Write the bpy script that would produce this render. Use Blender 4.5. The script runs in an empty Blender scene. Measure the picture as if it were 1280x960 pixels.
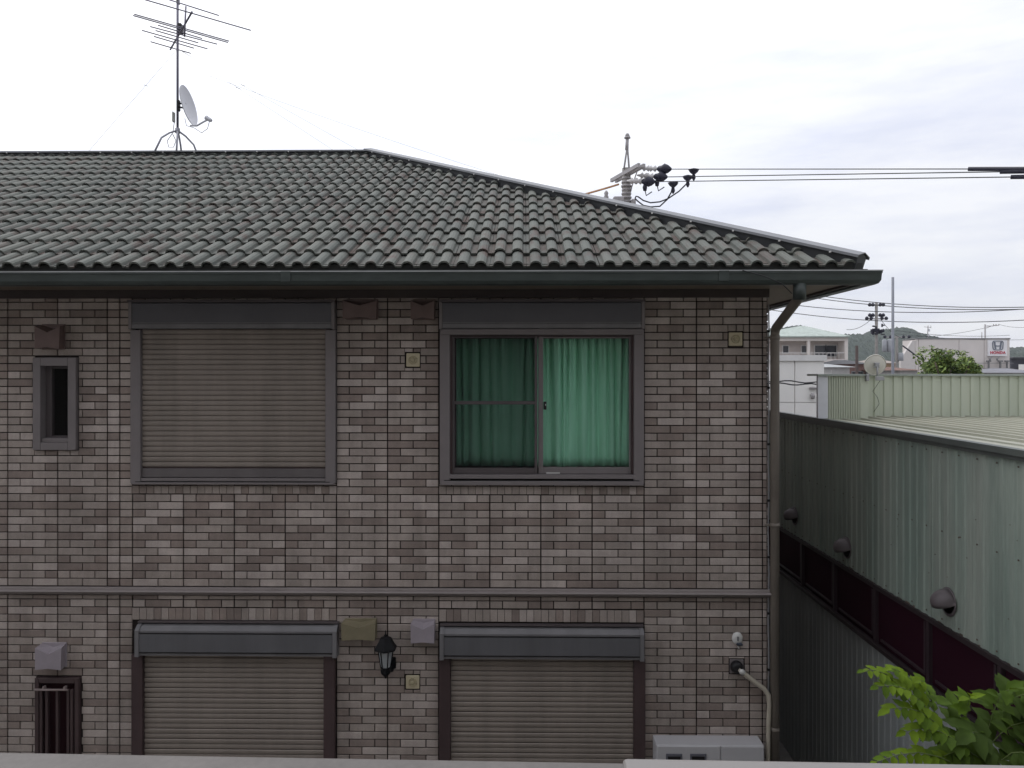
import bpy, bmesh, math, random
from mathutils import Vector, Matrix, noise as mnoise
random.seed(7)
R = math.radians
sc = bpy.context.scene
COL = sc.collection

# ------------------------------------------------------------------ camera
F = 970.0                 # focal length in photograph pixels (1280 wide)
HZ = 465.0                # horizon row
YAW = math.atan(15 / F)
ZC = 4.75                 # eye height
cam_d = bpy.data.cameras.new('camera')
cam = bpy.data.objects.new('camera', cam_d); COL.objects.link(cam)
cam.location = (0, 0, ZC); cam.rotation_euler = (R(90), 0, YAW)
cam_d.sensor_fit = 'HORIZONTAL'; cam_d.sensor_width = 36; cam_d.lens = 36 * F / 1280
cam_d.shift_y = -(480 - HZ) / 1280
cam_d.clip_start = 0.05; cam_d.clip_end = 6000
sc.camera = cam

# ------------------------------------------------------------------ world and sun
SUN_EL, SUN_AZ = 52, -42           # sun behind thin cloud, up and left behind the house
w = bpy.data.worlds.new('World'); sc.world = w; w.use_nodes = True
nt = w.node_tree; nt.nodes.clear()
def N(tree, t, **k):
    n = tree.nodes.new(t)
    for a, b in k.items(): setattr(n, a, b)
    return n
out = N(nt, 'ShaderNodeOutputWorld'); mixs = N(nt, 'ShaderNodeMixShader')
sky = N(nt, 'ShaderNodeTexSky', sky_type='NISHITA'); sky.sun_disc = False
sky.sun_elevation = R(SUN_EL); sky.sun_rotation = R(SUN_AZ)
bg1 = N(nt, 'ShaderNodeBackground'); bg1.inputs[1].default_value = 0.12
nt.links.new(sky.outputs[0], bg1.inputs[0])
bg2 = N(nt, 'ShaderNodeBackground'); bg2.inputs[1].default_value = 1.0
tc = N(nt, 'ShaderNodeTexCoord')
mp = N(nt, 'ShaderNodeMapping'); mp.inputs['Scale'].default_value = (1.3, 1.3, 6.5); mp.inputs['Location'].default_value = (3.1, 0.4, 0.2)
nt.links.new(tc.outputs['Generated'], mp.inputs[0])
nz = N(nt, 'ShaderNodeTexNoise'); nz.inputs['Scale'].default_value = 2.6; nz.inputs['Detail'].default_value = 9; nz.inputs['Roughness'].default_value = .58
nt.links.new(mp.outputs[0], nz.inputs[0])
rp = N(nt, 'ShaderNodeValToRGB')
e = rp.color_ramp.elements
e[0].position = .36; e[0].color = (.755, .785, .90, 1)
e[1].position = .62; e[1].color = (.93, .94, .98, 1)
nt.links.new(nz.outputs[0], rp.inputs[0])
# clouds are brighter round the veiled sun
sd = Vector((math.sin(R(SUN_AZ)) * math.cos(R(SUN_EL)), math.cos(R(SUN_AZ)) * math.cos(R(SUN_EL)), math.sin(R(SUN_EL))))
dt = N(nt, 'ShaderNodeVectorMath', operation='DOT_PRODUCT'); dt.inputs[1].default_value = sd
nt.links.new(tc.outputs['Generated'], dt.inputs[0])
mr = N(nt, 'ShaderNodeMapRange'); mr.inputs[1].default_value = .45; mr.inputs[2].default_value = 1.0; mr.inputs[3].default_value = 0.0; mr.inputs[4].default_value = .42
nt.links.new(dt.outputs['Value'], mr.inputs[0])
ad = N(nt, 'ShaderNodeMixRGB', blend_type='ADD'); ad.inputs[0].default_value = 1.0
nt.links.new(rp.outputs[0], ad.inputs[1]); nt.links.new(mr.outputs[0], ad.inputs[2])
sx_ = N(nt, 'ShaderNodeSeparateXYZ'); nt.links.new(tc.outputs['Generated'], sx_.inputs[0])
el_ = N(nt, 'ShaderNodeMapRange'); el_.inputs[1].default_value = 0; el_.inputs[2].default_value = 1; el_.inputs[3].default_value = .95; el_.inputs[4].default_value = 1.55
nt.links.new(sx_.outputs[2], el_.inputs[0])
scl = N(nt, 'ShaderNodeVectorMath', operation='SCALE'); nt.links.new(ad.outputs[0], scl.inputs[0]); nt.links.new(el_.outputs[0], scl.inputs[3])
nt.links.new(scl.outputs[0], bg2.inputs[0])
mixs.inputs[0].default_value = .93
nt.links.new(bg1.outputs[0], mixs.inputs[1]); nt.links.new(bg2.outputs[0], mixs.inputs[2]); nt.links.new(mixs.outputs[0], out.inputs[0])
sl = bpy.data.lights.new('sun', 'SUN'); sl.energy = .8; sl.angle = R(18); sl.color = (1, .97, .92)
so = bpy.data.objects.new('sun', sl); COL.objects.link(so)
so.rotation_euler = (-sd).to_track_quat('-Z', 'Y').to_euler(); so.location = (0, 0, 40)
sc.view_settings.view_transform = 'Standard'; sc.view_settings.look = 'None'
sc.view_settings.exposure = 0.0; sc.view_settings.gamma = 1.0
sc.view_settings.use_curve_mapping = False

# ------------------------------------------------------------------ pixel -> place
fwd = Vector((-math.sin(YAW), math.cos(YAW), 0)); rgt = Vector((math.cos(YAW), math.sin(YAW), 0))
CO = Vector((0, 0, ZC))
def ray(px, py): return fwd + rgt * ((px - 640) / F) + Vector((0, 0, (HZ - py) / F))
def P(px, py, Y): d = ray(px, py); return CO + d * (Y / d.y)
def PX(px, py, X): d = ray(px, py); return CO + d * (X / d.x)
def PZ(px, py, Z): d = ray(px, py); return CO + d * ((Z - ZC) / d.z)

# ------------------------------------------------------------------ mesh helpers
class MB:
    def __init__(s): s.v = []; s.f = []; s.m = []; s.sm = []
    def add(s, vs, fs, mi=0, smooth=False):
        b = len(s.v); s.v += [tuple(q) for q in vs]
        for f in fs: s.f.append([b + i for i in f]); s.m.append(mi); s.sm.append(smooth)
        return s
    def box(s, a, b, mi=0, M=None):
        x0, y0, z0 = a; x1, y1, z1 = b
        if x0 > x1: x0, x1 = x1, x0
        if y0 > y1: y0, y1 = y1, y0
        if z0 > z1: z0, z1 = z1, z0
        vs = [Vector(q) for q in ((x0,y0,z0),(x1,y0,z0),(x1,y1,z0),(x0,y1,z0),(x0,y0,z1),(x1,y0,z1),(x1,y1,z1),(x0,y1,z1))]
        if M: vs = [M @ q for q in vs]
        return s.add(vs, [(0,3,2,1),(4,5,6,7),(0,1,5,4),(1,2,6,5),(2,3,7,6),(3,0,4,7)], mi)
    def bbox(s, a, b, c=.004, mi=0):
        # box with chamfered edges, all round
        x0, y0, z0 = [min(a[i], b[i]) for i in range(3)]; x1, y1, z1 = [max(a[i], b[i]) for i in range(3)]
        bm = bmesh.new()
        bmesh.ops.create_cube(bm, size=1)
        for q in bm.verts: q.co = Vector(((x0+x1)/2 + q.co.x*(x1-x0), (y0+y1)/2 + q.co.y*(y1-y0), (z0+z1)/2 + q.co.z*(z1-z0)))
        c = min(c, .45*min(x1-x0, y1-y0, z1-z0))
        bmesh.ops.bevel(bm, geom=list(bm.edges), offset=c, segments=1, affect='EDGES')
        bm.verts.index_update()
        s.add([q.co.copy() for q in bm.verts], [[q.index for q in f.verts] for f in bm.faces], mi); bm.free(); return s
    def tube(s, pts, r, n=8, mi=0, caps=True, r2=None):
        pts = [Vector(p) for p in pts]; rings = []
        b = len(s.v); k = len(pts)
        up = Vector((0, 0, 1)); pn = None
        for i, p in enumerate(pts):
            t = (pts[min(i+1, k-1)] - pts[max(i-1, 0)]).normalized()
            if pn is None:
                a = up if abs(t.z) < .9 else Vector((1, 0, 0)); u = t.cross(a).normalized()
            else:
                u = (pn - t * pn.dot(t)).normalized()
            pn = u; vv = t.cross(u)
            rr = r if r2 is None else r + (r2 - r) * i / (k - 1)
            if isinstance(r, (list, tuple)): rr = r[i]
            for j in range(n):
                an = 2*math.pi*j/n; s.v.append(tuple(p + u*math.cos(an)*rr + vv*math.sin(an)*rr))
        for i in range(k-1):
            for j in range(n):
                s.f.append([b+i*n+j, b+i*n+(j+1)%n, b+(i+1)*n+(j+1)%n, b+(i+1)*n+j]); s.m.append(mi); s.sm.append(n > 5)
        if caps:
            s.f.append([b+j for j in range(n)][::-1]); s.m.append(mi); s.sm.append(False)
            s.f.append([b+(k-1)*n+j for j in range(n)]); s.m.append(mi); s.sm.append(False)
        return s
    def lathe(s, prof, M, n=16, mi=0, smooth=True):
        # prof: (radius, axial) about local +Z
        b = len(s.v); k = len(prof)
        for r_, h in prof:
            for j in range(n):
                an = 2*math.pi*j/n; s.v.append(tuple(M @ Vector((r_*math.cos(an), r_*math.sin(an), h))))
        for i in range(k-1):
            for j in range(n):
                s.f.append([b+i*n+j, b+i*n+(j+1)%n, b+(i+1)*n+(j+1)%n, b+(i+1)*n+j]); s.m.append(mi); s.sm.append(smooth)
        s.f.append([b+j for j in range(n)][::-1]); s.m.append(mi); s.sm.append(False)
        s.f.append([b+(k-1)*n+j for j in range(n)]); s.m.append(mi); s.sm.append(False)
        return s
    def sweepx(s, prof, x0, x1, mi=0, closed=True, smooth=False):
        # extrude a (y, z) outline along X
        n = len(prof); b = len(s.v)
        for x in (x0, x1):
            for y, z in prof: s.v.append((x, y, z))
        for i in range(n if closed else n-1):
            j = (i+1) % n; s.f.append([b+i, b+j, b+n+j, b+n+i]); s.m.append(mi); s.sm.append(smooth)
        if closed:
            s.f.append([b+i for i in range(n)][::-1]); s.m.append(mi); s.sm.append(False)
            s.f.append([b+n+i for i in range(n)]); s.m.append(mi); s.sm.append(False)
        return s
    def poly(s, pts, d, mi=0):
        # flat polygon pts given thickness vector d
        n = len(pts); a = [Vector(p) for p in pts]; c = [p + Vector(d) for p in a]
        return s.add(a + c, [list(range(n)), list(range(2*n-1, n-1, -1))] + [[(i+1) % n, i, n+i, n+(i+1) % n] for i in range(n)], mi)
    def mesh(s, name, mats):
        me = bpy.data.meshes.new(name); me.from_pydata(s.v, [], s.f); me.update()
        for m in (mats if isinstance(mats, (list, tuple)) else [mats]): me.materials.append(m)
        me.polygons.foreach_set('material_index', s.m); me.polygons.foreach_set('use_smooth', s.sm)
        bm = bmesh.new(); bm.from_mesh(me); bmesh.ops.recalc_face_normals(bm, faces=bm.faces); bm.to_mesh(me); bm.free()
        return me
    def build(s, name, mats, parent=None, **tg):
        me = s.mesh(name, mats)
        return link(name, me, parent, **tg)
def link(name, data, parent=None, label=None, cat=None, group=None, kind=None):
    o = bpy.data.objects.new(name, data); COL.objects.link(o)
    if parent is not None: o.parent = parent
    return tag(o, label, cat, group, kind)
def tag(o, label=None, cat=None, group=None, kind=None):
    for k, v in (('label', label), ('category', cat), ('group', group), ('kind', kind)):
        if v: o[k] = v
    return o
def thing(name, label, cat, loc=(0, 0, 0), group=None):
    o = link(name, None, None, label, cat, group); o.location = loc; o.empty_display_size = .2
    return o
def rel(o, parent):
    # parent keeping world place (builders work in world coordinates)
    o.parent = parent; o.matrix_parent_inverse = Matrix.Translation(-Vector(parent.location)); return o
def part(mb, name, mats, parent, **tg):
    o = mb.build(name, mats, None, **tg)
    o.parent = parent
    if parent.type == 'EMPTY': o.matrix_parent_inverse = Matrix.Translation(-Vector(parent.location))
    return o

# ------------------------------------------------------------------ materials
MATS = {}
def mat(name, col, rough=.7, metal=0.0, var=.12, scale=3.0, bump=0.0, bscale=60, stretch=(1, 1, 1), col2=None, lo=.35, hi=.7, spec=.35, fine=0.0, streak=0.0, sstretch=(5, 5, .45)):
    if name in MATS: return MATS[name]
    m = bpy.data.materials.new(name); m.use_nodes = True; MATS[name] = m
    t = m.node_tree; b = t.nodes['Principled BSDF']
    b.inputs['Roughness'].default_value = rough; b.inputs['Metallic'].default_value = metal
    b.inputs['Specular IOR Level'].default_value = spec
    g = N(t, 'ShaderNodeNewGeometry')
    mp = N(t, 'ShaderNodeMapping'); mp.inputs['Scale'].default_value = stretch
    t.links.new(g.outputs['Position'], mp.inputs[0])
    n = N(t, 'ShaderNodeTexNoise'); n.inputs['Scale'].default_value = scale; n.inputs['Detail'].default_value = 6; n.inputs['Roughness'].default_value = .62
    t.links.new(mp.outputs[0], n.inputs[0])
    r = N(t, 'ShaderNodeValToRGB'); el = r.color_ramp.elements
    c2 = col2 if col2 else tuple(min(1, c * (1 + var)) for c in col)
    c1 = col if col2 else tuple(c * (1 - var) for c in col)
    el[0].position = lo; el[0].color = (*c1, 1); el[1].position = hi; el[1].color = (*c2, 1)
    t.links.new(n.outputs[0], r.inputs[0])
    src = r.outputs[0]
    if fine:
        n3 = N(t, 'ShaderNodeTexNoise'); n3.inputs['Scale'].default_value = bscale; n3.inputs['Detail'].default_value = 3
        t.links.new(mp.outputs[0], n3.inputs[0])
        mr = N(t, 'ShaderNodeMapRange'); mr.inputs[1].default_value = .3; mr.inputs[2].default_value = .7; mr.inputs[3].default_value = 1 - fine; mr.inputs[4].default_value = 1 + fine
        t.links.new(n3.outputs[0], mr.inputs[0])
        mx = N(t, 'ShaderNodeVectorMath', operation='SCALE'); t.links.new(src, mx.inputs[0]); t.links.new(mr.outputs[0], mx.inputs[3]); src = mx.outputs[0]
    if streak:
        mps = N(t, 'ShaderNodeMapping'); mps.inputs['Scale'].default_value = sstretch; t.links.new(g.outputs['Position'], mps.inputs[0])
        ns = N(t, 'ShaderNodeTexNoise'); ns.inputs['Scale'].default_value = 1.0; ns.inputs['Detail'].default_value = 5; ns.inputs['Roughness'].default_value = .6
        t.links.new(mps.outputs[0], ns.inputs[0])
        ms = N(t, 'ShaderNodeMapRange'); ms.inputs[1].default_value = .34; ms.inputs[2].default_value = .62; ms.inputs[3].default_value = 1 - streak; ms.inputs[4].default_value = 1 + streak*.35
        t.links.new(ns.outputs[0], ms.inputs[0])
        vs_ = N(t, 'ShaderNodeVectorMath', operation='SCALE'); t.links.new(src, vs_.inputs[0]); t.links.new(ms.outputs[0], vs_.inputs[3]); src = vs_.outputs[0]
    t.links.new(src, b.inputs['Base Color'])
    if bump:
        n2 = N(t, 'ShaderNodeTexNoise'); n2.inputs['Scale'].default_value = bscale; n2.inputs['Detail'].default_value = 4
        t.links.new(g.outputs['Position'], n2.inputs[0])
        bp = N(t, 'ShaderNodeBump'); bp.inputs['Strength'].default_value = bump; bp.inputs['Distance'].default_value = .004
        t.links.new(n2.outputs[0], bp.inputs['Height']); t.links.new(bp.outputs[0], b.inputs['Normal'])
    return m
def glass_mat(name, tint=(1, 1, 1), ior=1.45, opaque=None, rough=.02):
    m = bpy.data.materials.new(name); m.use_nodes = True; t = m.node_tree; t.nodes.clear()
    o = N(t, 'ShaderNodeOutputMaterial'); mx = N(t, 'ShaderNodeMixShader'); fr = N(t, 'ShaderNodeFresnel'); fr.inputs[0].default_value = ior
    if opaque: a = N(t, 'ShaderNodeBsdfDiffuse'); a.inputs[0].default_value = (*opaque, 1)
    else: a = N(t, 'ShaderNodeBsdfTransparent'); a.inputs[0].default_value = (*tint, 1)
    gl = N(t, 'ShaderNodeBsdfGlossy'); gl.inputs['Roughness'].default_value = rough
    t.links.new(fr.outputs[0], mx.inputs[0]); t.links.new(a.outputs[0], mx.inputs[1]); t.links.new(gl.outputs[0], mx.inputs[2]); t.links.new(mx.outputs[0], o.inputs[0])
    return m
def mesh_screen_mat(name, cover, col):
    m = bpy.data.materials.new(name); m.use_nodes = True; t = m.node_tree; t.nodes.clear()
    o = N(t, 'ShaderNodeOutputMaterial'); mx = N(t, 'ShaderNodeMixShader'); mx.inputs[0].default_value = cover
    a = N(t, 'ShaderNodeBsdfTransparent'); d = N(t, 'ShaderNodeBsdfDiffuse'); d.inputs[0].default_value = (*col, 1)
    t.links.new(a.outputs[0], mx.inputs[1]); t.links.new(d.outputs[0], mx.inputs[2]); t.links.new(mx.outputs[0], o.inputs[0])
    return m

BR = [mat('brick_light', (.435, .375, .342), .8, var=.09, scale=9, bump=.25, bscale=160, fine=.10, streak=.20),
      mat('brick_mid', (.352, .300, .268), .8, var=.10, scale=9, bump=.25, bscale=160, fine=.10, streak=.20),
      mat('brick_greige', (.318, .272, .242), .8, var=.10, scale=9, bump=.25, bscale=160, fine=.10, streak=.20),
      mat('brick_brown', (.262, .212, .186), .8, var=.10, scale=9, bump=.25, bscale=160, fine=.10, streak=.20),
      mat('brick_dark', (.235, .190, .168), .8, var=.10, scale=9, bump=.25, bscale=160, fine=.10, streak=.20)]
BW = [.15, .33, .22, .17, .13]
M_joint = mat('dark_joint', (.020, .0145, .0125), .9, var=.2, scale=8)
M_tile = [mat('cement_tile_a', (.112, .121, .107), .75, scale=5.5, bump=.3, bscale=90, fine=.13, col2=(.090, .060, .050), lo=.50, hi=.72, stretch=(1.5, .55, .55)),
          mat('cement_tile_b', (.094, .103, .092), .75, scale=5.5, bump=.3, bscale=90, fine=.13, col2=(.090, .062, .053), lo=.48, hi=.71, stretch=(1.5, .55, .55)),
          mat('cement_tile_c', (.121, .128, .112), .75, scale=5.5, bump=.3, bscale=90, fine=.13, col2=(.10, .070, .060), lo=.51, hi=.74, stretch=(1.5, .55, .55))]
M_deck = mat('roof_underlay', (.03, .032, .032), .9)
M_ridge = mat('ridge_metal', (.20, .205, .215), .5, var=.08, scale=4)
M_gutter = mat('gutter_green', (.042, .052, .048), .45, var=.25, scale=3, stretch=(1, 1, 3))
M_fascia = mat('fascia_brown', (.05, .037, .034), .6)
M_soffit = mat('soffit_beige', (.19, .155, .12), .7, var=.06)
M_pipe = mat('pipe_brown', (.165, .143, .12), .55, var=.1, scale=5)
M_frame = mat('window_frame_grey', (.18, .16, .16), .45, var=.05, scale=6, spec=.4)
M_frame_d = mat('window_frame_dark', (.085, .072, .074), .45, var=.06)
M_boxd = mat('shutter_box_shaded', (.10, .098, .108), .5, var=.08)  # upper boxes: eave shade put into a darker colour
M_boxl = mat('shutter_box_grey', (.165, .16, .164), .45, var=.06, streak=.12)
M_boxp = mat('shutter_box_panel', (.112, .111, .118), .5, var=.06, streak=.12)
M_jamb = mat('jamb_brown', (.068, .044, .044), .5, streak=.2)
M_slat = mat('slat_taupe', (.235, .20, .172), .5, var=.06, scale=4, streak=.13)
M_black = mat('near_black', (.012, .011, .012), .5)
M_band = mat('band_taupe', (.23, .20, .19), .45, var=.08)
M_white = mat('white_plastic', (.62, .61, .59), .45, var=.04)
M_cream = mat('cream_plastic', (.52, .46, .32), .5, var=.06)
M_glass = glass_mat('window_glass', ior=1.16)
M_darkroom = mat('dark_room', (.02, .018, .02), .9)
M_plaster = mat('pale_plaster', (.42, .40, .37), .9)

# ================================================================== SETTING
ground = MB().add([(-900, -300, 0), (900, -300, 0), (900, 1500, 0), (-900, 1500, 0)], [(0, 1, 2, 3)])
ground.build('ground', mat('ground_gravel', (.17, .16, .15), .95, var=.25, scale=2, bump=.3, bscale=30), kind='structure')

# ================================================================== THE BRICK HOUSE
YW = 6.93                                   # front wall plane
XR = P(958.5, 600, YW).x                    # right corner
XL = -10.5
SOF = ZC + .735                             # soffit height
ESL = .462                                  # roof slope
YE, XE = 6.33, XR + .60                     # tile eave lines
ZE = ZC + .846                              # tile plane at the eave
RUN = 5.0
YR = YE + RUN                               # ridge
HB = YR * 2 - YW                            # back wall
house = thing('brick_house', 'two storey taupe brick house with grey-green tiled hip roof', 'house', (0, YW, 0))

def wz(py, px=600): return P(px, py, YW).z
def wx(px, py=600): return P(px, py, YW).x
# openings in the wall (x0, x1, z0, z1) and shapes that interrupt the bricks
A_x0, A_x1 = wx(166), wx(421); B_x0, B_x1 = wx(549), wx(804.5)
UP_T, UP_B = wz(377), wz(604.5)
LO_T = wz(777.5)
win_open = [(wx(562), wx(793), wz(592), wz(419)), (wx(54), wx(89), wz(553), wz(457)), (wx(52), wx(97), wz(955), wz(850))]
# front wall sheet with holes
xs = sorted({XL, XR} | {q for o in win_open for q in o[:2]}); zs = sorted({0.0, SOF + .02} | {q for o in win_open for q in o[2:]})
mb = MB()
for i in range(len(xs)-1):
    for j in range(len(zs)-1):
        cx, cz = (xs[i]+xs[i+1])/2, (zs[j]+zs[j+1])/2
        if any(o[0] < cx < o[1] and o[2] < cz < o[3] for o in win_open): continue
        mb.add([(xs[i], YW, zs[j]), (xs[i+1], YW, zs[j]), (xs[i+1], YW, zs[j+1]), (xs[i], YW, zs[j+1])], [(0, 1, 2, 3)])
for x0, x1, z0, z1 in win_open:
    D_ = YW + .14
    for a, b in (((x0, z0), (x1, z0)), ((x1, z0), (x1, z1)), ((x1, z1), (x0, z1)), ((x0, z1), (x0, z0))):
        mb.add([(a[0], YW, a[1]), (b[0], YW, b[1]), (b[0], D_, b[1]), (a[0], D_, a[1])], [(0, 1, 2, 3)])
# the other outer walls, and the inside lining that keeps the rooms dark
mb.add([(XR, YW, 0), (XR, HB, 0), (XR, HB, SOF + .02), (XR, YW, SOF + .02)], [(0, 1, 2, 3)])
mb.add([(XL, YW, 0), (XL, HB, 0), (XL, HB, SOF + .02), (XL, YW, SOF + .02)], [(0, 1, 2, 3)])
mb.add([(XL, HB, 0), (XR, HB, 0), (XR, HB, SOF + .02), (XL, HB, SOF + .02)], [(0, 1, 2, 3)])
wall = part(mb, 'wall', M_joint, house)
# room behind the openings
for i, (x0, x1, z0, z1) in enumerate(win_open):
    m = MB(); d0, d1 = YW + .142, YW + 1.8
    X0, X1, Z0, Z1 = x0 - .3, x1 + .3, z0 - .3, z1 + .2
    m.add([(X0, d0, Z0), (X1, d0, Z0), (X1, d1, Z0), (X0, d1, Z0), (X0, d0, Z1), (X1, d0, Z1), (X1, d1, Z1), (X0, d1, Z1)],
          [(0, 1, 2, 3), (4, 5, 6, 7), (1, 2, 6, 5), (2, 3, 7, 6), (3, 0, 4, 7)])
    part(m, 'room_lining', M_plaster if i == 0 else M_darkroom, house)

# ---- bricks
bx = [wx(q) for q in (-177, -114, -51.5, 10.7, 73, 135, 150.5, 166.5, 230, 293.5, 357, 421, 484.7, 548.7, 612.3, 676, 740, 804.8, 870.2, 936.4, 952.6)] + [XR]
CH = .0690
zA = P(830, 735.2, YW).z; zB = P(830, 751.8, YW).z
band_t, band_b = P(830, 735.4, YW).z, P(830, 746.2, YW).z
blocks = [(A_x0, A_x1, UP_B, UP_T), (B_x0, B_x1, UP_B, UP_T), (A_x0, A_x1, -1, LO_T), (B_x0, B_x1, -1, LO_T),
          (wx(44.5), wx(99), wz(562.5, 70), wz(446, 70)), (wx(47), wx(102.5), -1, wz(844.5, 70)),
          (XL, XR, band_b, band_t)]
plate_px = [(516, 450), (919, 424), (515.5, 852), (920.5, 832.5)]
for q in plate_px: blocks.append((P(q[0]-9.5, q[1], YW).x, P(q[0]+9.5, q[1], YW).x, P(q[0], q[1]+9.5, YW).z, P(q[0], q[1]-9.5, YW).z))
sold = [(A_x0, A_x1, wz(776.5), wz(761)), (B_x0, B_x1, wz(777), wz(761.5)), (A_x0, A_x1, wz(618), wz(607.5)), (B_x0, B_x1, wz(618), wz(607.5))]
G = .0043
bricks = []
def put(x0, x1, z0, z1, blk):
    todo = [(x0, x1, z0, z1)]
    for b in blk:
        nxt = []
        for r in todo:
            if r[1] <= b[0] or r[0] >= b[1] or r[3] <= b[2] or r[2] >= b[3]: nxt.append(r); continue
            if b[0] - r[0] > .012: nxt.append((r[0], b[0] - .004, r[2], r[3]))
            if r[1] - b[1] > .012: nxt.append((b[1] + .004, r[1], r[2], r[3]))
            mx0, mx1 = max(r[0], b[0]), min(r[1], b[1])
            if b[2] - r[2] > .012: nxt.append((mx0, mx1, r[2], b[2] - .004))
            if r[3] - b[3] > .012: nxt.append((mx0, mx1, b[3] + .004, r[3]))
        todo = nxt
    for r in todo:
        if r[1]-r[0] > .012 and r[3]-r[2] > .012: bricks.append(r)
def course(z0, typ):
    for i in range(len(bx)-1):
        a, b = bx[i], bx[i+1]; wd = b - a
        g0 = G + (.0012)
        if wd < .3: cuts = [a, b]
        elif typ: cuts = [a, (a+b)/2, b]
        else: cuts = [a, a + wd*.25, a + wd*.75, b]
        for c, d in zip(cuts, cuts[1:]): put(c + (g0 if c == a else G), d - (g0 if d == b else G), z0 + G, z0 + CH - G, blocks + sold)
k = 0
while zA + k*CH < SOF - .02: course(zA + k*CH, k % 2 == 0); k += 1
course(zB, True)
k = 1
while zB - k*CH > .3: course(zB - k*CH, k % 2 == 0); k += 1
for x0, x1, z0, z1 in sold:                       # standing tiles above and below the shutters
    big = z1 - z0 > .09
    n = 28
    for i in range(n):
        a, b = x0 + (x1-x0)*i/n, x0 + (x1-x0)*(i+1)/n
        bricks.append((a + .0016, b - .0016, z0 + .003, z1 - .003))
brick_mesh = {}
def brick_geo(w_, h_, d=.014, c=.0028):
    x, z = w_/2, h_/2
    v = [(-x, 0, -z), (x, 0, -z), (x, 0, z), (-x, 0, z), (-x, -d+c, -z), (x, -d+c, -z), (x, -d+c, z), (-x, -d+c, z),
         (-x+c, -d, -z+c), (x-c, -d, -z+c), (x-c, -d, z-c), (-x+c, -d, z-c)]
    f = [(0, 1, 5, 4), (1, 2, 6, 5), (2, 3, 7, 6), (3, 0, 4, 7), (4, 5, 9, 8), (5, 6, 10, 9), (6, 7, 11, 10), (7, 4, 8, 11), (8, 9, 10, 11)]
    return v, f
def in_view(r):
    c = Vector(((r[0]+r[1])/2, YW, (r[2]+r[3])/2)) - CO
    u = c.dot(rgt)/c.dot(fwd)*F + 640; v = HZ - c.z/c.dot(fwd)*F
    return 4 < u < 1276 and 372 < v < 940
def tint(): return random.choices(range(5), BW)[0]
order = sorted([r for r in bricks if in_view(r)], key=lambda r: -round((r[1]-r[0])*(r[3]-r[2]), 4) * 1e3 + abs(r[0]-.4) * .01)
single = set(order[:300])
rest = MB()
for r in bricks:
    w_, h_ = r[1]-r[0], r[3]-r[2]; cx, cz = (r[0]+r[1])/2, (r[2]+r[3])/2
    t_ = tint(); pr = random.uniform(-.0012, .0012)
    if r in single:
        key = (round(w_, 3), round(h_, 3))
        if key not in brick_mesh:
            v, f = brick_geo(w_, h_); brick_mesh[key] = MB().add(v, f).mesh('brick', BR[0])
        o = bpy.data.objects.new('brick', brick_mesh[key]); COL.objects.link(o)
        o.parent = wall; o.location = (cx, YW + pr, cz)
        o.material_slots[0].link = 'OBJECT'; o.material_slots[0].material = BR[t_]
    else:
        v, f = brick_geo(w_, h_)
        rest.add([(x + cx, y + YW + pr, z + cz) for x, y, z in v], f, t_)
# bricks of the side wall in the alley
k = 0; z = .3
while z < SOF - .08:
    y = YW + .004; first = True
    while y < HB - .3:
        L_ = .11 if (first and k % 2) else .2275
        v, f = brick_geo(L_ - .008, CH - 2*G); cy, cz = y + L_/2, z + CH/2
        rest.add([(XR - yy, x + cy, zz + cz) for x, yy, zz in v], f, tint()); y += L_; first = False
    z += CH; k += 1
part(rest, 'bricks', BR, wall, kind='stuff')

# ---- belt course
mb = MB(); h = band_t - band_b; zc = (band_t + band_b)/2
prof = [(YW, band_b + .004), (YW - .020, band_b + .004), (YW - .026, band_b + .010), (YW - .026, band_b + .020), (YW - .050, band_b + .024), (YW - .066, band_b + .034), (YW - .070, zc + .004), (YW - .062, zc + .014), (YW - .036, zc + .018), (YW - .034, band_t - .010), (YW - .028, band_t - .004), (YW, band_t - .003)]
mb.sweepx(prof, XL, XR + .03)
part(mb, 'belt_course', M_band, house)

# ---- eave: soffit, fascia, frieze
mb = MB()
mb.box((XL - .6, YE + .06, SOF), (XE - .06, YW + .3, SOF + .03))
mb.box((XR - .2, YW + .3, SOF), (XE - .06, HB + .5, SOF + .03))
part(mb, 'soffit', M_soffit, house)
mb = MB()
mb.box((XL - .6, YE + .035, SOF - .02), (XE - .036, YE + .06, ZE + .01))
mb.box((XE - .06, YE + .061, SOF - .02), (XE - .035, HB + .55, ZE + .01))
part(mb, 'fascia', M_fascia, house)
mb = MB(); mb.box((XL, YW - .035, SOF - .075), (XR + .012, YW + .02, SOF - .001))
part(mb, 'frieze_board', M_fascia, house)

mb = MB(); mb.box((XL - .6, YE - .02, ZE - .075), (XE + .018, YE + .034, ZE - .014)); mb.box((XE - .034, YE + .035, ZE - .075), (XE + .018, HB + .5, ZE - .014))
part(mb, 'drip_edge', mat('drip_grey', (.085, .09, .088), .6, var=.3, scale=7), house)
# ---- roof deck
ZT = ZE + RUN*ESL
XT = XE - RUN
YB2 = YE + 2*RUN
mb = MB()
dz = .012
mb.add([(XL - 6, YE, ZE - dz), (XE, YE, ZE - dz), (XT, YR, ZT - dz), (XL - 6, YR, ZT - dz), (XE, YB2, ZE - dz), (XL - 6, YB2, ZE - dz)],
       [(0, 1, 2, 3), (1, 4, 2), (4, 5, 3, 2), (0, 3, 5)])
roof = part(mb, 'roof', M_deck, house)
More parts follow.
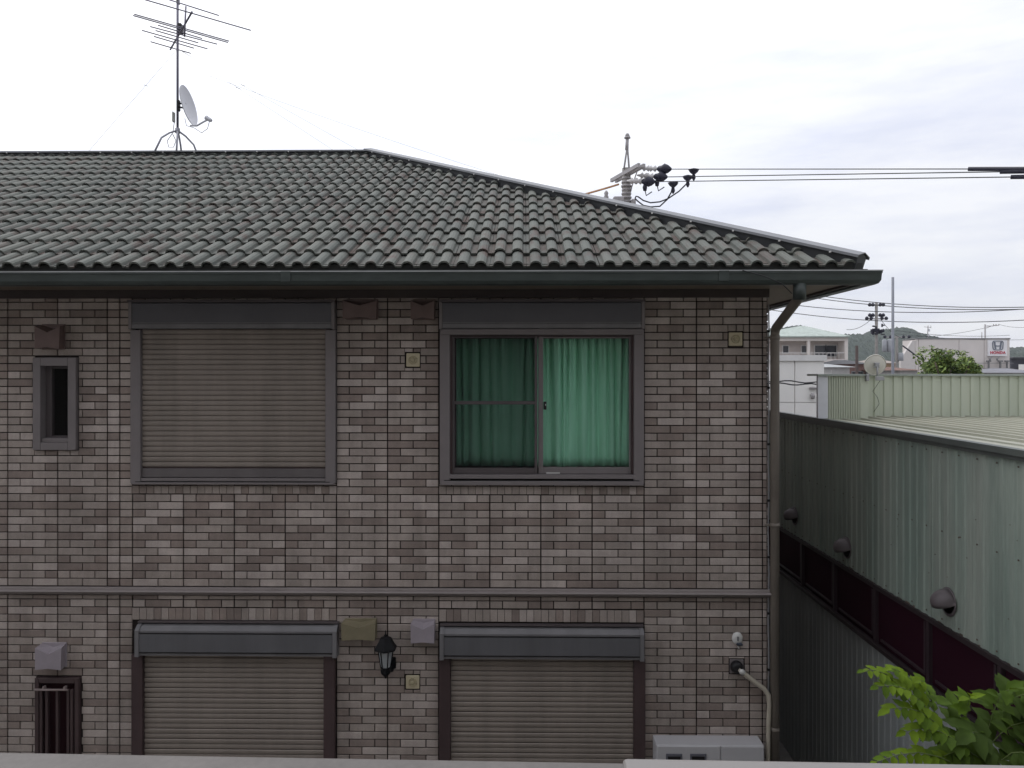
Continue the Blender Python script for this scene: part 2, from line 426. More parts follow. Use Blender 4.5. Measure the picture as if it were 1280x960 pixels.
# ---- roof tiles
TW = .2975; CO_L = .329*math.sqrt(1 + ESL**2); AL = math.atan(ESL); TL = CO_L + .055
def tile_profile():
    pr = []
    for j in range(2):
        o = j*TW/2; p = TW/2; rw = .047
        pr.append((o, 0.0)); pr.append((o + p/2 - rw - .004, 0.001))
        for q in range(7):
            a = math.pi*(1 - q/6)
            pr.append((o + p/2 + rw*math.cos(a), .006 + .036*math.sin(a)))
        pr.append((o + p/2 + rw + .004, 0.001))
    pr.append((TW - .003, 0.0)); return pr
TP = tile_profile()
def tile_mb():
    m = MB(); n = len(TP); th = .016
    top0 = [(x, 0, h + .034) for x, h in TP]; top1 = [(x, TL, h + .006) for x, h in TP]; lip = [(x, .0015, h + .034 - th) for x, h in TP]; und = [(x, .10, h + .034 - th - .004) for x, h in TP]
    for i in range(n-1):
        flat = max(TP[i][1], TP[i+1][1]) < .008
        m.add([top0[i], top0[i+1], top1[i+1], top1[i]], [(0, 1, 2, 3)], 1 if flat else 0, False)
    m.add(lip + top0, [(i, i+1, n+i+1, n+i) for i in range(n-1)])
    m.add(und + lip, [(i, i+1, n+i+1, n+i) for i in range(n-1)])
    for a, b in ((0, 1),): m.add([top0[0], top1[0], (0, TL, -.012), (0, 0, .016)], [(0, 1, 2, 3)])
    return m
tile_src = tile_mb()
M_pan = mat('cement_tile_pan', (.104, .109, .098), .8, scale=3.2, bump=.3, bscale=90, fine=.16, col2=(.074, .050, .041), lo=.43, hi=.66, stretch=(1.8, .5, .5))
tile_me = tile_src.mesh('roof_tile', [M_tile[0], M_pan])
NR = 16
tiles = []
x_start = XE - .06
for r in range(NR):
    y0 = YE - .035 + r*.329; z0 = ZE + (y0 - YE)*ESL
    hipx = XE - (y0 - YE)
    x = x_start
    i = 0
    while x - TW > -10.2:
        x -= TW; i += 1
        if x > hipx: continue
        if y0 > YR - .1: continue
        whole = (x + TW) < hipx - .329 - .10 and y0 + .36 < YR
        tiles.append((x, y0, z0, whole))
def proj(v):
    c = Vector(v) - CO; return c.dot(rgt)/c.dot(fwd)*F + 640, HZ - c.z/c.dot(fwd)*F
def tile_vis(t):
    u, v = proj((t[0] + TW/2, t[1] + .1, t[2] + .05)); return -4 < u < 1200
sgl = sorted([t for t in tiles if t[3] and tile_vis(t)], key=lambda t: t[1]**2 + t[0]**2*.3)[:300]
sgl = set(sgl)
Mrot = Matrix.Rotation(AL, 4, 'X')
restt = MB()
def add_tile(M, mi):
    b = len(restt.v); restt.v += [tuple(M @ Vector(q)) for q in tile_src.v]
    for f, fm in zip(tile_src.f, tile_src.m): restt.f.append([b + i for i in f]); restt.m.append(3 if fm else mi); restt.sm.append(False)
def clipped(M, planes, mi, tgt):
    bm = bmesh.new()
    vs = [bm.verts.new(M @ Vector(q)) for q in tile_src.v]
    for f, fm in zip(tile_src.f, tile_src.m): bm.faces.new([vs[i] for i in f]).material_index = 3 if fm else mi
    for co, no in planes:
        bmesh.ops.bisect_plane(bm, geom=list(bm.verts) + list(bm.edges) + list(bm.faces), plane_co=co, plane_no=no, clear_outer=True)
    bm.verts.index_update()
    b = len(tgt.v); tgt.v += [tuple(q.co) for q in bm.verts]
    for f in bm.faces: tgt.f.append([b + q.index for q in f.verts]); tgt.m.append(f.material_index); tgt.sm.append(False)
    bm.free()
HN = Vector((1, 1, 0)).normalized(); HC = Vector((XE - .075, YE - .075, 0))
for t in tiles:
    mi = random.choices((0, 1, 2), (.4, .35, .25))[0]
    jx, jz = random.uniform(-.002, .002), random.uniform(-.0015, .0025)
    if t in sgl:
        o = bpy.data.objects.new('roof_tile', tile_me); COL.objects.link(o); o.parent = roof
        o.location = (t[0] + jx, t[1], t[2] + jz); o.rotation_euler = (AL + random.uniform(-.004, .004), 0, random.uniform(-.004, .004))
        o.material_slots[0].link = 'OBJECT'; o.material_slots[0].material = M_tile[mi]
    else:
        M = Matrix.Translation((t[0] + jx, t[1], t[2] + jz)) @ Mrot
        if t[3]: add_tile(M, mi)
        else: clipped(M, [(HC, HN), (Vector((0, YR + .02, 0)), Vector((0, 1, 0)))], mi, restt)
# right hand slope
for r in range(NR):
    x0 = XE + .035 - r*.329; z0 = ZE + (XE - x0)*ESL
    y = YE + .06
    if x0 < XT + .1: break
    while y < YB2 - r*.329 - .2:
        M = Matrix.Translation((x0, y, z0)) @ Matrix.Rotation(R(90), 4, 'Z') @ Mrot
        if y + TW > YE + r*.329 - .05:
            clipped(M, [(HC + HN*.27, -HN), (Vector((XE, YB2, 0)), Vector((1, 1, 0)).normalized().cross(Vector((0, 0, 1))) * 1.0 * -1)], random.randrange(3), restt) if y < YE + (r+2)*.329 else add_tile(M, random.randrange(3))
        y += TW
part(restt, 'roof_tiles', M_tile + [M_pan], roof, kind='stuff')
m = MB(); m.box((XL - .6, YE - .012, ZE - .012), (XE - .02, YE + .006, ZE + .034)); part(m, 'eave_closure', mat('closure_grey', (.05, .052, .05), .8), roof)
# ---- ridge and hip caps
def cap(name, p0, p1, up=Vector((0, 0, 1)), wd=.115, zt=.118, drop=.030):
    p0, p1 = Vector(p0), Vector(p1); t = (p1 - p0).normalized(); sd_ = t.cross(up).normalized(); n = sd_.cross(t).normalized()
    prof = [(-wd, zt - drop - .022), (-wd, zt - drop), (0, zt), (wd, zt - drop), (wd, zt - drop - .022), (wd - .006, zt - drop - .022), (wd - .006, zt - drop - .006), (0, zt - .006), (-wd + .006, zt - drop - .006), (-wd + .006, zt - drop - .022)]
    m = MB(); k = len(prof)
    vs = [p + sd_*a + n*b for p in (p0, p1) for a, b in prof]
    m.add(vs, [[i, (i+1) % k, k+(i+1) % k, k+i] for i in range(k)] + [list(range(k))[::-1], list(range(k, 2*k))])
    o = part(m, name, M_ridge, roof)
    m = MB(); q0 = p0 + t*.012; bw = wd - .035
    vs = [p + sd_*a + n*b for p in (q0, p1) for a, b in ((-bw, -.03), (bw, -.03), (bw, zt - drop - .002), (0, zt - .008), (-bw, zt - drop - .002))]
    m.add(vs, [[i, (i+1) % 5, 5+(i+1) % 5, 5+i] for i in range(5)] + [list(range(5))[::-1], list(range(5, 10))])
    part(m, 'cap_board', mat('cap_board_dark', (.04, .042, .045), .6), roof)  # board coloured dark to give the shaded gap under the cap
    L_ = (p1 - p0).length; ns = int(L_/.45)
    ms = MB()
    for i in range(ns):
        c = p0 + t*((i + .5)*L_/ns)
        for sg in (-1, 1):
            q = c + sd_*wd*sg + n*(zt - drop - .025)
            ms.box((-.007, -.007, -.007), (.007, .007, .007), 0, Matrix.Translation(q))
    part(ms, 'cap_screws', M_white, roof, kind='stuff')
hipdir = Vector((-1, 1, ESL))
cap('hip_cap', Vector((XE, YE, ZE)) + hipdir*.02, Vector((XE, YE, ZE)) + hipdir*(RUN + .03))
cap('hip_cap', Vector((XE, YB2, ZE)), (XT, YR, ZT))
cap('ridge_cap', (XL - 6, YR, ZT), (XT - .03, YR, ZT), zt=.10)

# ---- gutter (front run and side run) with corner
GB = ZC + .700; GT = ZC + .803; YG = YW - .705; XG = XR + .70
gp = [(0, GT + .004), (0, GT - .012), (.004, GT - .014), (.008, GB + .035), (.022, GB + .010), (.045, GB), (.115, GB + .004), (.125, GT - .03), (.121, GT - .03), (.110, GB + .012), (.045, GB + .008), (.026, GB + .016), (.014, GB + .038), (.012, GT + .004)]
m = MB(); n = len(gp); vs = []
for y_, z_ in gp: vs.append((XL - .5, YG + y_, z_))
for y_, z_ in gp: vs.append((XG - y_, YG + y_, z_))
for y_, z_ in gp: vs.append((XG - y_, HB + .4, z_))
m.add(vs, [[s*n+i, s*n+(i+1) % n, (s+1)*n+(i+1) % n, (s+1)*n+i] for s in (0, 1) for i in range(n)] + [list(range(n)), list(range(2*n, 3*n))])
gut = part(m, 'gutter', M_gutter, house)
for px in (357, 905):
    x = P(px, 340, YG).x; m = MB()
    m.box((x - .04, YG - .004, GB + .03), (x + .04, YG + .012, GT + .007)); part(m, 'gutter_joint', M_gutter, gut)
M_lip = mat('gutter_lip', (.40, .41, .41), .35)  # pale colour paints the bright highlight along the lip
m = MB(); m.box((XL - .5, YG - .003, GT + .004), (XG + .003, YG + .012, GT + .012)); part(m, 'gutter_lip', M_lip, gut)
# ---- downspout
gx = P(1000, 360, YG + .06).x
pA = Vector((gx, YG + .065, GB + .01)); pB = Vector((gx - .002, YG + .07, GB - .10)); xP = XR + .055; pC = Vector((xP, YW - .05, P(965, 412, YW - .05).z)); pD = Vector((xP, YW - .05, .15))
def bend(pts, rr=.06, k=4):
    o = [pts[0]]
    for a, b, c in zip(pts, pts[1:], pts[2:]):
        d1 = (a - b).normalized(); d2 = (c - b).normalized()
        for i in range(k+1):
            s = i/k; o.append((1-s)**2*(b + d1*rr) + 2*s*(1-s)*b + s*s*(b + d2*rr))
    return o + [pts[-1]]
m = MB().tube(bend([pA, pB, pC, pD], .05), .040, 12); ds = part(m, 'downspout', M_pipe, house)
m = MB().tube([pA + Vector((0, 0, .005)), pB - Vector((0, 0, .02))], .052, 12); part(m, 'outlet_collar', M_gutter, ds)
for zz in (pC.z - .07, 3.4, 1.6):
    m = MB().tube([(xP, YW - .05, zz - .02), (xP, YW - .05, zz + .02)], .044, 12); m.box((xP - .09, YW - .055, zz - .008), (xP - .03, YW - .045, zz + .008)); part(m, 'pipe_clip', M_pipe, ds)

m = MB().tube([P(928, 338, YG - .01), P(955, 345, YG - .02), P(978, 355, YG - .01), P(990, 367, YG + .02)], .004, 5); part(m, 'drip_wire', M_black, ds)
# ---- cable with clips down the corner
m = MB(); cpts = []
for i in range(24): cpts.append((XR + .012 + .004*math.sin(i*1.7), YW - .012, 5.35 - i*.2))
m.tube(cpts, .006, 6); cb = part(m, 'corner_cable', mat('grey_cable', (.3, .3, .31), .5), house)
for i in range(9):
    z_ = 5.1 - i*.5; MBc = MB().box((XR + .002, YW - .02, z_), (XR + .022, YW - .004, z_ + .02)); part(MBc, 'cable_clip', M_black, cb)

# ---- windows ------------------------------------------------------
def shut_box_upper(px0, px1, win):
    x0, x1 = wx(px0), wx(px1)
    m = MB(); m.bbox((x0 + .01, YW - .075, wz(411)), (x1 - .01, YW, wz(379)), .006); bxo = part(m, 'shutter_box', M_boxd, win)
    m = MB()
    m.bbox((x0, YW - .085, wz(412)), (x0 + .03, YW, wz(378)), .004); part(m, 'box_end_cap', M_frame, win)
    m = MB(); m.bbox((x1 - .03, YW - .085, wz(412)), (x1, YW, wz(378)), .004); part(m, 'box_end_cap', M_frame, win)
    m = MB(); m.box((x0 + .031, YW - .081, wz(404.5)), (x1 - .031, YW - .0751, wz(403.3))); m.bbox((x0 + .031, YW - .083, wz(411)), (x1 - .031, YW - .0752, wz(405)), .003); part(m, 'box_lower_trim', M_boxl, win)
    m = MB(); m.box((x0 - .004, YW - .095, wz(378.5)), (x1 + .004, YW, wz(375.5))); part(m, 'drip_cap', M_frame_d, win)
def slat_mesh(wd, h, name='slat', mt=None):
    pr = [(0, 0), (-.003, .001), (-.0075, h*.20), (-.009, h*.5), (-.0078, h*.82), (-.003, h*.94), (0, h*.95)]
    return MB().sweepx(pr, -wd/2, wd/2, smooth=False).mesh(name, mt or M_slat)
def slats(x0, x1, ztop, zbot, pitch, yy, win):
    me = slat_mesh(x1 - x0, pitch); z = ztop - pitch; i = 0
    while z > zbot - .001:
        o = bpy.data.objects.new('slat', me); COL.objects.link(o); o.parent = win
        o.location = ((x0+x1)/2, yy + (-.0015 if i % 2 else .001), z)
        o.rotation_euler = (random.uniform(-.03, .03) + (.05 if i % 2 else -.03), random.uniform(-.0006, .0006), 0)
        if win.type == 'EMPTY': o.matrix_parent_inverse = Matrix.Translation(-Vector(win.location))
        z -= pitch; i += 1
def rails(px0, px1, pt, pb, wpx, win, mt, y0=.055, tp=None):
    for a, b in ((px0, px0 + wpx), (px1 - wpx, px1)):
        m = MB(); m.bbox((wx(a), YW - y0, wz(pb)), (wx(b), YW + .03, wz(pt)), .004); part(m, 'side_rail', mt, win)
# upper left: closed shutter
mb = MB(); mb.box((A_x0 + .06, YW - .006, UP_B + .05), (A_x1 - .06, YW - .001, UP_T - .1))
winA = part(mb, 'window', M_jamb, house, label='upper window with its taupe roller shutter closed')
shut_box_upper(166, 421, winA)
rails(166.5, 421, 412.5, 604, 12.5, winA, M_frame)
slats(wx(179.3), wx(408.3), wz(411), wz(586), .0458, YW - .012, winA)
m = MB(); m.bbox((wx(179.3), YW - .03, wz(597)), (wx(408.3), YW - .007, wz(586)), .003); part(m, 'bottom_bar', mat('bar_grey', (.13, .116, .116), .5, streak=.1), winA)
m = MB(); m.bbox((wx(179.3), YW - .05, wz(601.5)), (wx(408.3), YW - .006, wz(597.6)), .003); m.bbox((wx(168), YW - .062, wz(605.3)), (wx(419.5), YW - .001, wz(602.6)), .003); part(m, 'window_sill', M_frame, winA)
m = MB(); m.box((wx(173), YW - .058, wz(602.5)), (wx(414), YW - .05, wz(601.6))); part(m, 'drain_slot', M_black, winA)
# upper right: sliding window
mb = MB()
ox0, ox1, oz0, oz1 = wx(562.5), wx(792.5), wz(591), wz(419)
mb.bbox((wx(552), YW - .06, wz(419)), (wx(803), YW + .06, wz(411.5)), .004)
winB = part(mb, 'window', M_frame, house, label='upper sliding window with green curtains behind the glass')
shut_box_upper(550, 804.5, winB)
rails(550.5, 804, 412.5, 604, 12.5, winB, M_frame)
m = MB(); m.bbox((wx(562.6), YW - .055, wz(597.5)), (wx(792.4), YW + .1, wz(592.4)), .003); m.bbox((wx(551.5), YW - .064, wz(605.3)), (wx(803), YW - .001, wz(600.2)), .003); part(m, 'window_sill', M_frame, winB)
m = MB(); m.box((wx(556), YW - .06, wz(600)), (wx(798), YW - .05, wz(599))); part(m, 'drain_slot', M_black, winB)
# inner reveals
m = MB(); m.box((wx(563), YW - .02, wz(592)), (wx(565.6), YW + .12, wz(419.2))); m.box((wx(789), YW - .02, wz(592)), (wx(792.4), YW + .12, wz(419.2))); m.box((wx(565.7), YW + .0, wz(420.8)), (wx(788.9), YW + .12, wz(419.2))); part(m, 'reveal', M_jamb, winB)
# right sash (outer track) with pane
def sash(p0, p1, t, b, ys, fr, win, side=4.5, top=2.0, bot=10, mt=M_frame):
    m = MB(); a, c, z1, z0 = wx(p0), wx(p1), wz(t), wz(b)
    m.bbox((a, ys, z0), (wx(p0 + side), ys + .032, z1), .003); m.bbox((wx(p1 - 2.2), ys, z0), (c, ys + .032, z1), .003)
    m.bbox((wx(p0 + side) + .0005, ys + .001, wz(t + top)), (wx(p1 - 2.2) - .0005, ys + .031, z1), .002)
    m.bbox((wx(p0 + side) + .0005, ys + .001, z0), (wx(p1 - 2.2) - .0005, ys + .031, wz(b - bot)), .002)
    s = part(m, 'sash', mt, win)
    g = MB(); g.box((wx(p0 + side), ys + .013, wz(b - bot)), (wx(p1 - 2.2), ys + .018, wz(t + top))); part(g, 'pane', M_glass, win)
sash(673, 789, 420.9, 594, YW + .012, M_frame, winB, side=6)
sash(566, 678, 420.9, 592, YW + .052, M_frame_d, winB, side=3.5, bot=6, mt=M_frame_d)
# insect screen over the left half
m = MB(); m.bbox((wx(565.8), YW - .018, wz(592)), (wx(568.4), YW + .004, wz(420.9)), .002); m.bbox((wx(668.2), YW - .018, wz(592)), (wx(671.6), YW + .004, wz(420.9)), .002)
m.bbox((wx(568.5), YW - .017, wz(505.5)), (wx(668.1), YW + .003, wz(501.3)), .002); m.bbox((wx(568.5), YW - .017, wz(592)), (wx(668.1), YW + .003, wz(584.5)), .002); m.bbox((wx(568.5), YW - .017, wz(422.2)), (wx(668.1), YW + .003, wz(420.9)), .002)
part(m, 'screen_frame', M_frame_d, winB)
m = MB(); m.box((wx(568.4), YW - .008, wz(584.5)), (wx(668.2), YW - .006, wz(422))); part(m, 'insect_screen', mesh_screen_mat('insect_mesh', .20, (.022, .022, .024)), winB)
m = MB(); m.bbox((wx(679.4), YW + .002, wz(512)), (wx(683.2), YW + .0119, wz(502)), .002); part(m, 'latch', M_black, winB)
m = MB(); m.box((wx(681.6), YW + .0005, wz(507)), (wx(682.6), YW + .002, wz(505))); m.box((wx(683), YW + .0105, wz(593)), (wx(700), YW + .0119, wz(590.6))); part(m, 'sticker', M_white, winB)
# lower shutters with projecting boxes
def lower(px0, px1, lab, dy=0):
    x0, x1 = wx(px0, 800), wx(px1, 800)
    zt, zb = wz(779.5 + dy), wz(817 + dy)
    mb = MB(); mb.box((x0 + .02, YW - .005, .35), (x1 - .02, YW - .001, zb))
    win = part(mb, 'window', M_jamb, house, label=lab)
    d = .115; yf = YW - d; b0_, b1_ = P(px0, 800, yf).x, P(px1, 800, yf).x
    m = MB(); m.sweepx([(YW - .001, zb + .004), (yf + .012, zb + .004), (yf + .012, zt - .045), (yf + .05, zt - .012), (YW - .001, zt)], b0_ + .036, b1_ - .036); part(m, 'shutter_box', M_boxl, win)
    m = MB(); m.bbox((b0_ + .037, yf + .004, zb + .035), (b1_ - .037, yf + .0115, zt - .072), .003); part(m, 'box_panel', M_boxp, win)
    m = MB(); m.box((b0_ + .037, yf + .003, zt - .071), (b1_ - .037, yf + .0117, zt - .062)); m.box((b0_ + .037, yf + .003, zb + .027), (b1_ - .037, yf + .0117, zb + .0345)); part(m, 'groove_shade', M_black, win)  # raised black strips stand in for the shade inside the grooves
    for a, b in ((b0_, b0_ + .036), (b1_ - .036, b1_)):
        m = MB(); m.sweepx([(YW - .001, zb - .006), (yf, zb - .006), (yf, zt - .042), (yf + .046, zt - .004), (YW - .001, zt + .006)], a, b); part(m, 'box_end_cap', M_boxl, win)
    m = MB(); m.box((b0_ - .004, YW - .05, zt + .008), (b1_ + .004, YW - .001, zt + .020)); part(m, 'drip_cap', M_frame_d, win)
    jw = wx(182) - wx(168)
    for a, b in ((x0, x0 + jw), (x1 - jw, x1)):
        m = MB(); m.bbox((a, YW - .06, .3), (b, YW - .001, zb - .007), .004); part(m, 'side_rail', M_jamb, win)
    slats(x0 + jw + .002, x1 - jw - .002, zb + .003, .75, .0455, YW - .014, win)
lower(168, 420.5, 'ground floor window shut by a roller shutter, left of the lantern', 0)
lower(549.5, 805.5, 'ground floor window shut by a roller shutter, right of the lantern', 2)
# slit window upper left
mb = MB()
def frame_box(m, o, i, y0, y1, mt=0):
    # picture frame between outer px rect o and inner px rect i
    X0, X1, T, B_ = wx(o[0]), wx(o[1]), wz(o[2], 70), wz(o[3], 70); a, b, t, c = wx(i[0]), wx(i[1]), wz(i[2], 70), wz(i[3], 70)
    m.bbox((X0, y0, B_), (a, y1, T), .003, mt); m.bbox((b, y0, B_), (X1, y1, T), .003, mt)
    m.bbox((a + .0005, y0 + .001, t), (b - .0005, y1 - .001, T), .003, mt); m.bbox((a + .0005, y0 + .001, B_), (b - .0005, y1 - .001, c), .003, mt)
frame_box(mb, (45, 98.5, 447, 562), (54.5, 88.5, 457.5, 552.5), YW - .05, YW + .06)
winC = part(mb, 'window', M_frame, house, label='narrow slit window with dark glass under a brown vent hood')
m = MB(); frame_box(m, (54.6, 88.4, 457.6, 552.4), (62, 86.5, 461, 545), YW + .03, YW + .075); part(m, 'sash', M_frame_d, winC)
m = MB(); m.box((wx(62), YW + .05, wz(545, 70)), (wx(86.5), YW + .055, wz(461, 70))); part(m, 'pane', M_glass, winC)
m = MB(); m.bbox((wx(54.7), YW - .03, wz(552.3, 70)), (wx(88.3), YW + .029, wz(547.5, 70)), .003); part(m, 'inner_sill', M_frame, winC)
# grille window lower left
mb = MB(); frame_box(mb, (47.5, 102, 845, 957), (52.5, 97, 851.5, 953), YW - .05, YW + .06)
winD = part(mb, 'window', M_jamb, house, label='narrow brown window with a vertical bar grille')
m = MB(); m.box((wx(52.5), YW + .0, wz(953, 70)), (wx(97), YW + .012, wz(851.5, 70))); part(m, 'pane', glass_mat('maroon_pane', ior=1.12, opaque=(.030, .013, .016), rough=.2), winD)
for q in (56, 63, 76, 89.5, 94):
    m = MB(); m.bbox((wx(q - 1.6), YW - .06, wz(957, 70)), (wx(q + 1.6), YW - .03, wz(859, 70)), .003); part(m, 'grille_bar', M_jamb, winD)
m = MB(); zz = wz(857.5, 70); m.tube([(wx(50), YW - .085, zz), (wx(91.5), YW - .085, zz)], .010, 8)
for q in (61, 87): m.box((wx(q) - .008, YW - .085, zz), (wx(q) + .008, YW - .05, zz + .025))
part(m, 'grille_rail', mat('grille_rail_metal', (.24, .19, .18), .4), winD)

# ================================================================== THINGS ON THE HOUSE
# curtains
def curtain_mat(name, c):
    m = mat(name, c, .9, var=.07, scale=14, stretch=(1, 1, .15)); return m
def curtain(p0, p1, yy, col, name, label, seed, cat='curtain'):
    rnd = random.Random(seed); x0, x1 = wx(p0), wx(p1); z0, z1 = wz(586), wz(419) + .04
    ph = [(rnd.uniform(18, 30), rnd.uniform(0, 6), rnd.uniform(.024, .032)), (rnd.uniform(42, 60), rnd.uniform(0, 6), rnd.uniform(.011, .015)), (rnd.uniform(8, 12), rnd.uniform(0, 6), .018)]
    nx, nz = 260, 14; vs = []; fs = []
    folds = []; xx = x0 - .02
    while xx < x1: folds.append((xx, rnd.uniform(.035, .075), rnd.uniform(.010, .022), rnd.uniform(-.02, .02))); xx += rnd.uniform(.055, .125)
    for j in range(nz + 1):
        s = j/nz; z = z1 + (z0 - z1)*s
        for i in range(nx + 1):
            x = x0 + (x1 - x0)*i/nx; y = yy; pinch = (1 - s)**3
            y += sum(A*math.sin(f*x + o) for f, o, A in ph)*.45
            for fx, dp, wd, dr in folds:
                q = (x - fx - dr*s)/(wd*(1 + .5*s))
                if abs(q) < 4: y += dp*(.75 + .45*pinch)/(1 + q*q*q*q*.5 + q*q)
            y += .012*pinch*math.cos((x - x0)*2*math.pi/.052)
            vs.append((x, y, z + (.004*math.sin(x*50) if j == nz else 0)))
    for j in range(nz):
        for i in range(nx):
            k_ = j*(nx+1) + i; fs.append((k_, k_+1, k_+nx+2, k_+nx+1))
    o = MB().add(vs, fs, 0, True).build(name, col, None, label=label, cat=cat)
    sm = o.modifiers.new('thickness', 'SOLIDIFY'); sm.thickness = .003
    return o
M_cur = curtain_mat('curtain_green', (.30, .635, .455))
curtain(564, 676, YW + .185, M_cur, 'curtain', 'green curtain behind the insect screen, left half of the window', 3)
curtain(674, 791, YW + .17, M_cur, 'curtain', 'bright green pleated curtain in the right half of the window', 11)
# vent hoods
def hood(px0, px1, pt, pb, mt, label, group=None, d=.075, closed=False):
    cx = (wx(px0, pt) + wx(px1, pt))/2; w_ = (wx(px1, pt) - wx(px0, pt))/2; z1 = P((px0+px1)/2, pt, YW - d).z; z0 = P((px0+px1)/2, pb, YW - d).z; h_ = z1 - z0
    w_ *= .985
    t = thing('vent_hood', label, 'vent hood', (cx, YW, z0), group)
    f = YW - d
    A = Vector((cx - w_, f - .03, z1)); B = Vector((cx + w_, f - .03, z1)); C_ = Vector((cx, f - .031, z1 - h_*.28)); D_ = Vector((cx + w_*.97, f - .034, z0)); E_ = Vector((cx - w_*.97, f - .034, z0)); Fm = Vector((cx, f - .034, z0 + h_*.07))
    T0 = Vector((cx - w_*.90, YW - .012, z1 + h_*.08)); T1 = Vector((cx + w_*.90, YW - .012, z1 + h_*.08)); Wc = Vector((cx, YW - .012, z1 - h_*.06)); S0 = Vector((cx - w_*.90, YW - .012, z0 + h_*.02)); S1 = Vector((cx + w_*.90, YW - .012, z0 + h_*.02))
    m = MB().add([A, B, C_, D_, E_, Fm, T0, T1, S0, S1, Wc], [(0, 2, 5, 4), (2, 1, 3, 5), (0, 6, 10, 2), (2, 10, 7, 1), (0, 4, 8, 6), (1, 7, 9, 3)])
    o = part(m, 'hood_shell', mt, t); sm = o.modifiers.new('thickness', 'SOLIDIFY'); sm.thickness = .004; sm.offset = -1
    m = MB().bbox((cx - w_*.9, YW - .024, z0 - h_*.02), (cx + w_*.98, YW + .002, z1 + h_*.12), .003); part(m, 'back_plate', mt, t)
    m = MB().box((cx - w_*.8, YW - .05, z0 + h_*.06), (cx + w_*.8, YW - .0245, z0 + h_*.16)); part(m, 'louvre', M_black, t)
M_hb = mat('hood_brown', (.145, .098, .088), .5, var=.1, scale=10)
M_hs = mat('hood_mauve', (.30, .265, .29), .4, var=.06, scale=10)
M_ho = mat('hood_bronze', (.19, .165, .105), .45, var=.1, scale=10)
hood(52, 83.5, 408, 436, M_hb, 'brown vent hood above the narrow slit window')
hood(431, 474, 376, 398.5, M_hb, 'wide brown vent hood tucked under the eave in shadow')
hood(515, 545, 376, 399, M_hb, 'narrow brown vent hood under the eave beside the curtained window')
hood(52.5, 85.5, 809, 836, M_hs, 'mauve-grey vent hood above the barred window at lower left')
hood(429.5, 472.5, 778, 799.5, M_ho, 'wide bronze vent hood left of the black lantern')
hood(515, 545, 779, 803, M_hs, 'mauve-grey vent hood right of the black lantern')
# square cable entry plates
def plate(px, py, label, style):
    c = P(px, py, YW); s = .0605
    t = thing('cable_entry_plate', label, 'wall plate', (c.x, YW, c.z), 'square entry plates on the wall')
    m = MB().bbox((c.x - s, YW - .016, c.z - s), (c.x + s, YW, c.z + s), .006); part(m, 'plate', M_cream, t)
    Mx = Matrix.Translation((c.x, YW - .0155, c.z)) @ Matrix.Rotation(R(90), 4, 'X')
    m = MB().lathe([(.038, 0), (.038, .010), (.031, .011), (.029, -.004), (.021, -.004), (.019, .013), (.011, .015)], Mx, 20); part(m, 'round_cap', mat('cream_shade', (.40, .35, .23), .5), t)  # darker cream puts the moulding's shading into the colour
    m = MB()
    for a in (20, 140, 260):
        q = R(a + style*40); m.box((c.x + .034*math.cos(q) - .007, YW - .0235, c.z + .034*math.sin(q) - .004), (c.x + .034*math.cos(q) + .007, YW - .0165, c.z + .034*math.sin(q) + .004))
    part(m, 'cap_tab', mat('tab_brown', (.16, .135, .09), .5), t)
plate(516.5, 450, 'cream square entry plate left of the curtained window', 0)
plate(919, 424, 'cream square entry plate near the downspout corner under the eave', 1)
plate(516, 852, 'cream square entry plate below and right of the black lantern', 2)

# lantern
lc = P(482, 793, YW - .13); lx, ly = lc.x, YW - .13
lan = thing('wall_lantern', 'black carriage lantern with frosted glass mounted on the brick wall', 'wall lamp', (lx, YW, P(482, 830, YW - .1).z))
M_iron = mat('black_iron', (.007, .007, .008), .6, var=.2, spec=.2)
def lz(py): return P(482, py, ly).z
sc_ = (YW - .13)/F
Mx = Matrix.Translation((lx, ly, 0))
m = MB().lathe([(.090, lz(812.5)), (.104, lz(811)), (.100, lz(809)), (.072, lz(803)), (.052, lz(797.5)), (.022, lz(795.5)), (.012, lz(795))], Mx @ Matrix.Rotation(R(30), 4, 'Z'), 6, smooth=False); part(m, 'lantern_cap', M_iron, lan)
m = MB().lathe([(.012, lz(795.5)), (.016, lz(794)), (.006, lz(792.5)), (.004, lz(789)), (.001, lz(787.5))], Mx, 8); part(m, 'finial', M_iron, lan)
rt, rb, zt_, zb_ = .066, .043, lz(812.5), lz(834)
M_frost = mat('frosted_glass', (.34, .36, .37), .35, var=.1, scale=20)
for i in range(6):
    a0, a1 = R(60*i), R(60*(i+1))
    pts = [Vector((lx + rt*math.cos(a0), ly + rt*math.sin(a0), zt_)), Vector((lx + rt*math.cos(a1), ly + rt*math.sin(a1), zt_)), Vector((lx + rb*math.cos(a1), ly + rb*math.sin(a1), zb_)), Vector((lx + rb*math.cos(a0), ly + rb*math.sin(a0), zb_))]
    m = MB().poly([p + (Vector((lx, ly, p.z)) - p)*.06 for p in pts], (0, 0, .001)); part(m, 'glass_panel', M_frost, lan)
    m = MB().tube([pts[0], pts[3]], .0055, 6); part(m, 'frame_bar', M_iron, lan)
m = MB().lathe([(.046, zb_ + .004), (.048, zb_), (.040, zb_ - .008), (.045, zb_ - .03), (.040, zb_ - .055), (.018, zb_ - .075), (.010, zb_ - .082), (.013, zb_ - .09), (.003, zb_ - .10)], Mx, 12); part(m, 'lantern_base', M_iron, lan)
m = MB().tube([(lx + .03, ly + .01, zb_ - .03), (lx + .045, ly + .06, zb_ - .05), (lx + .045, YW - .01, zb_ - .02)], .016, 8)
m.bbox((lx - .01, YW - .022, zb_ - .06), (lx + .075, YW, zb_ + .05), .01); part(m, 'wall_bracket', M_iron, lan)

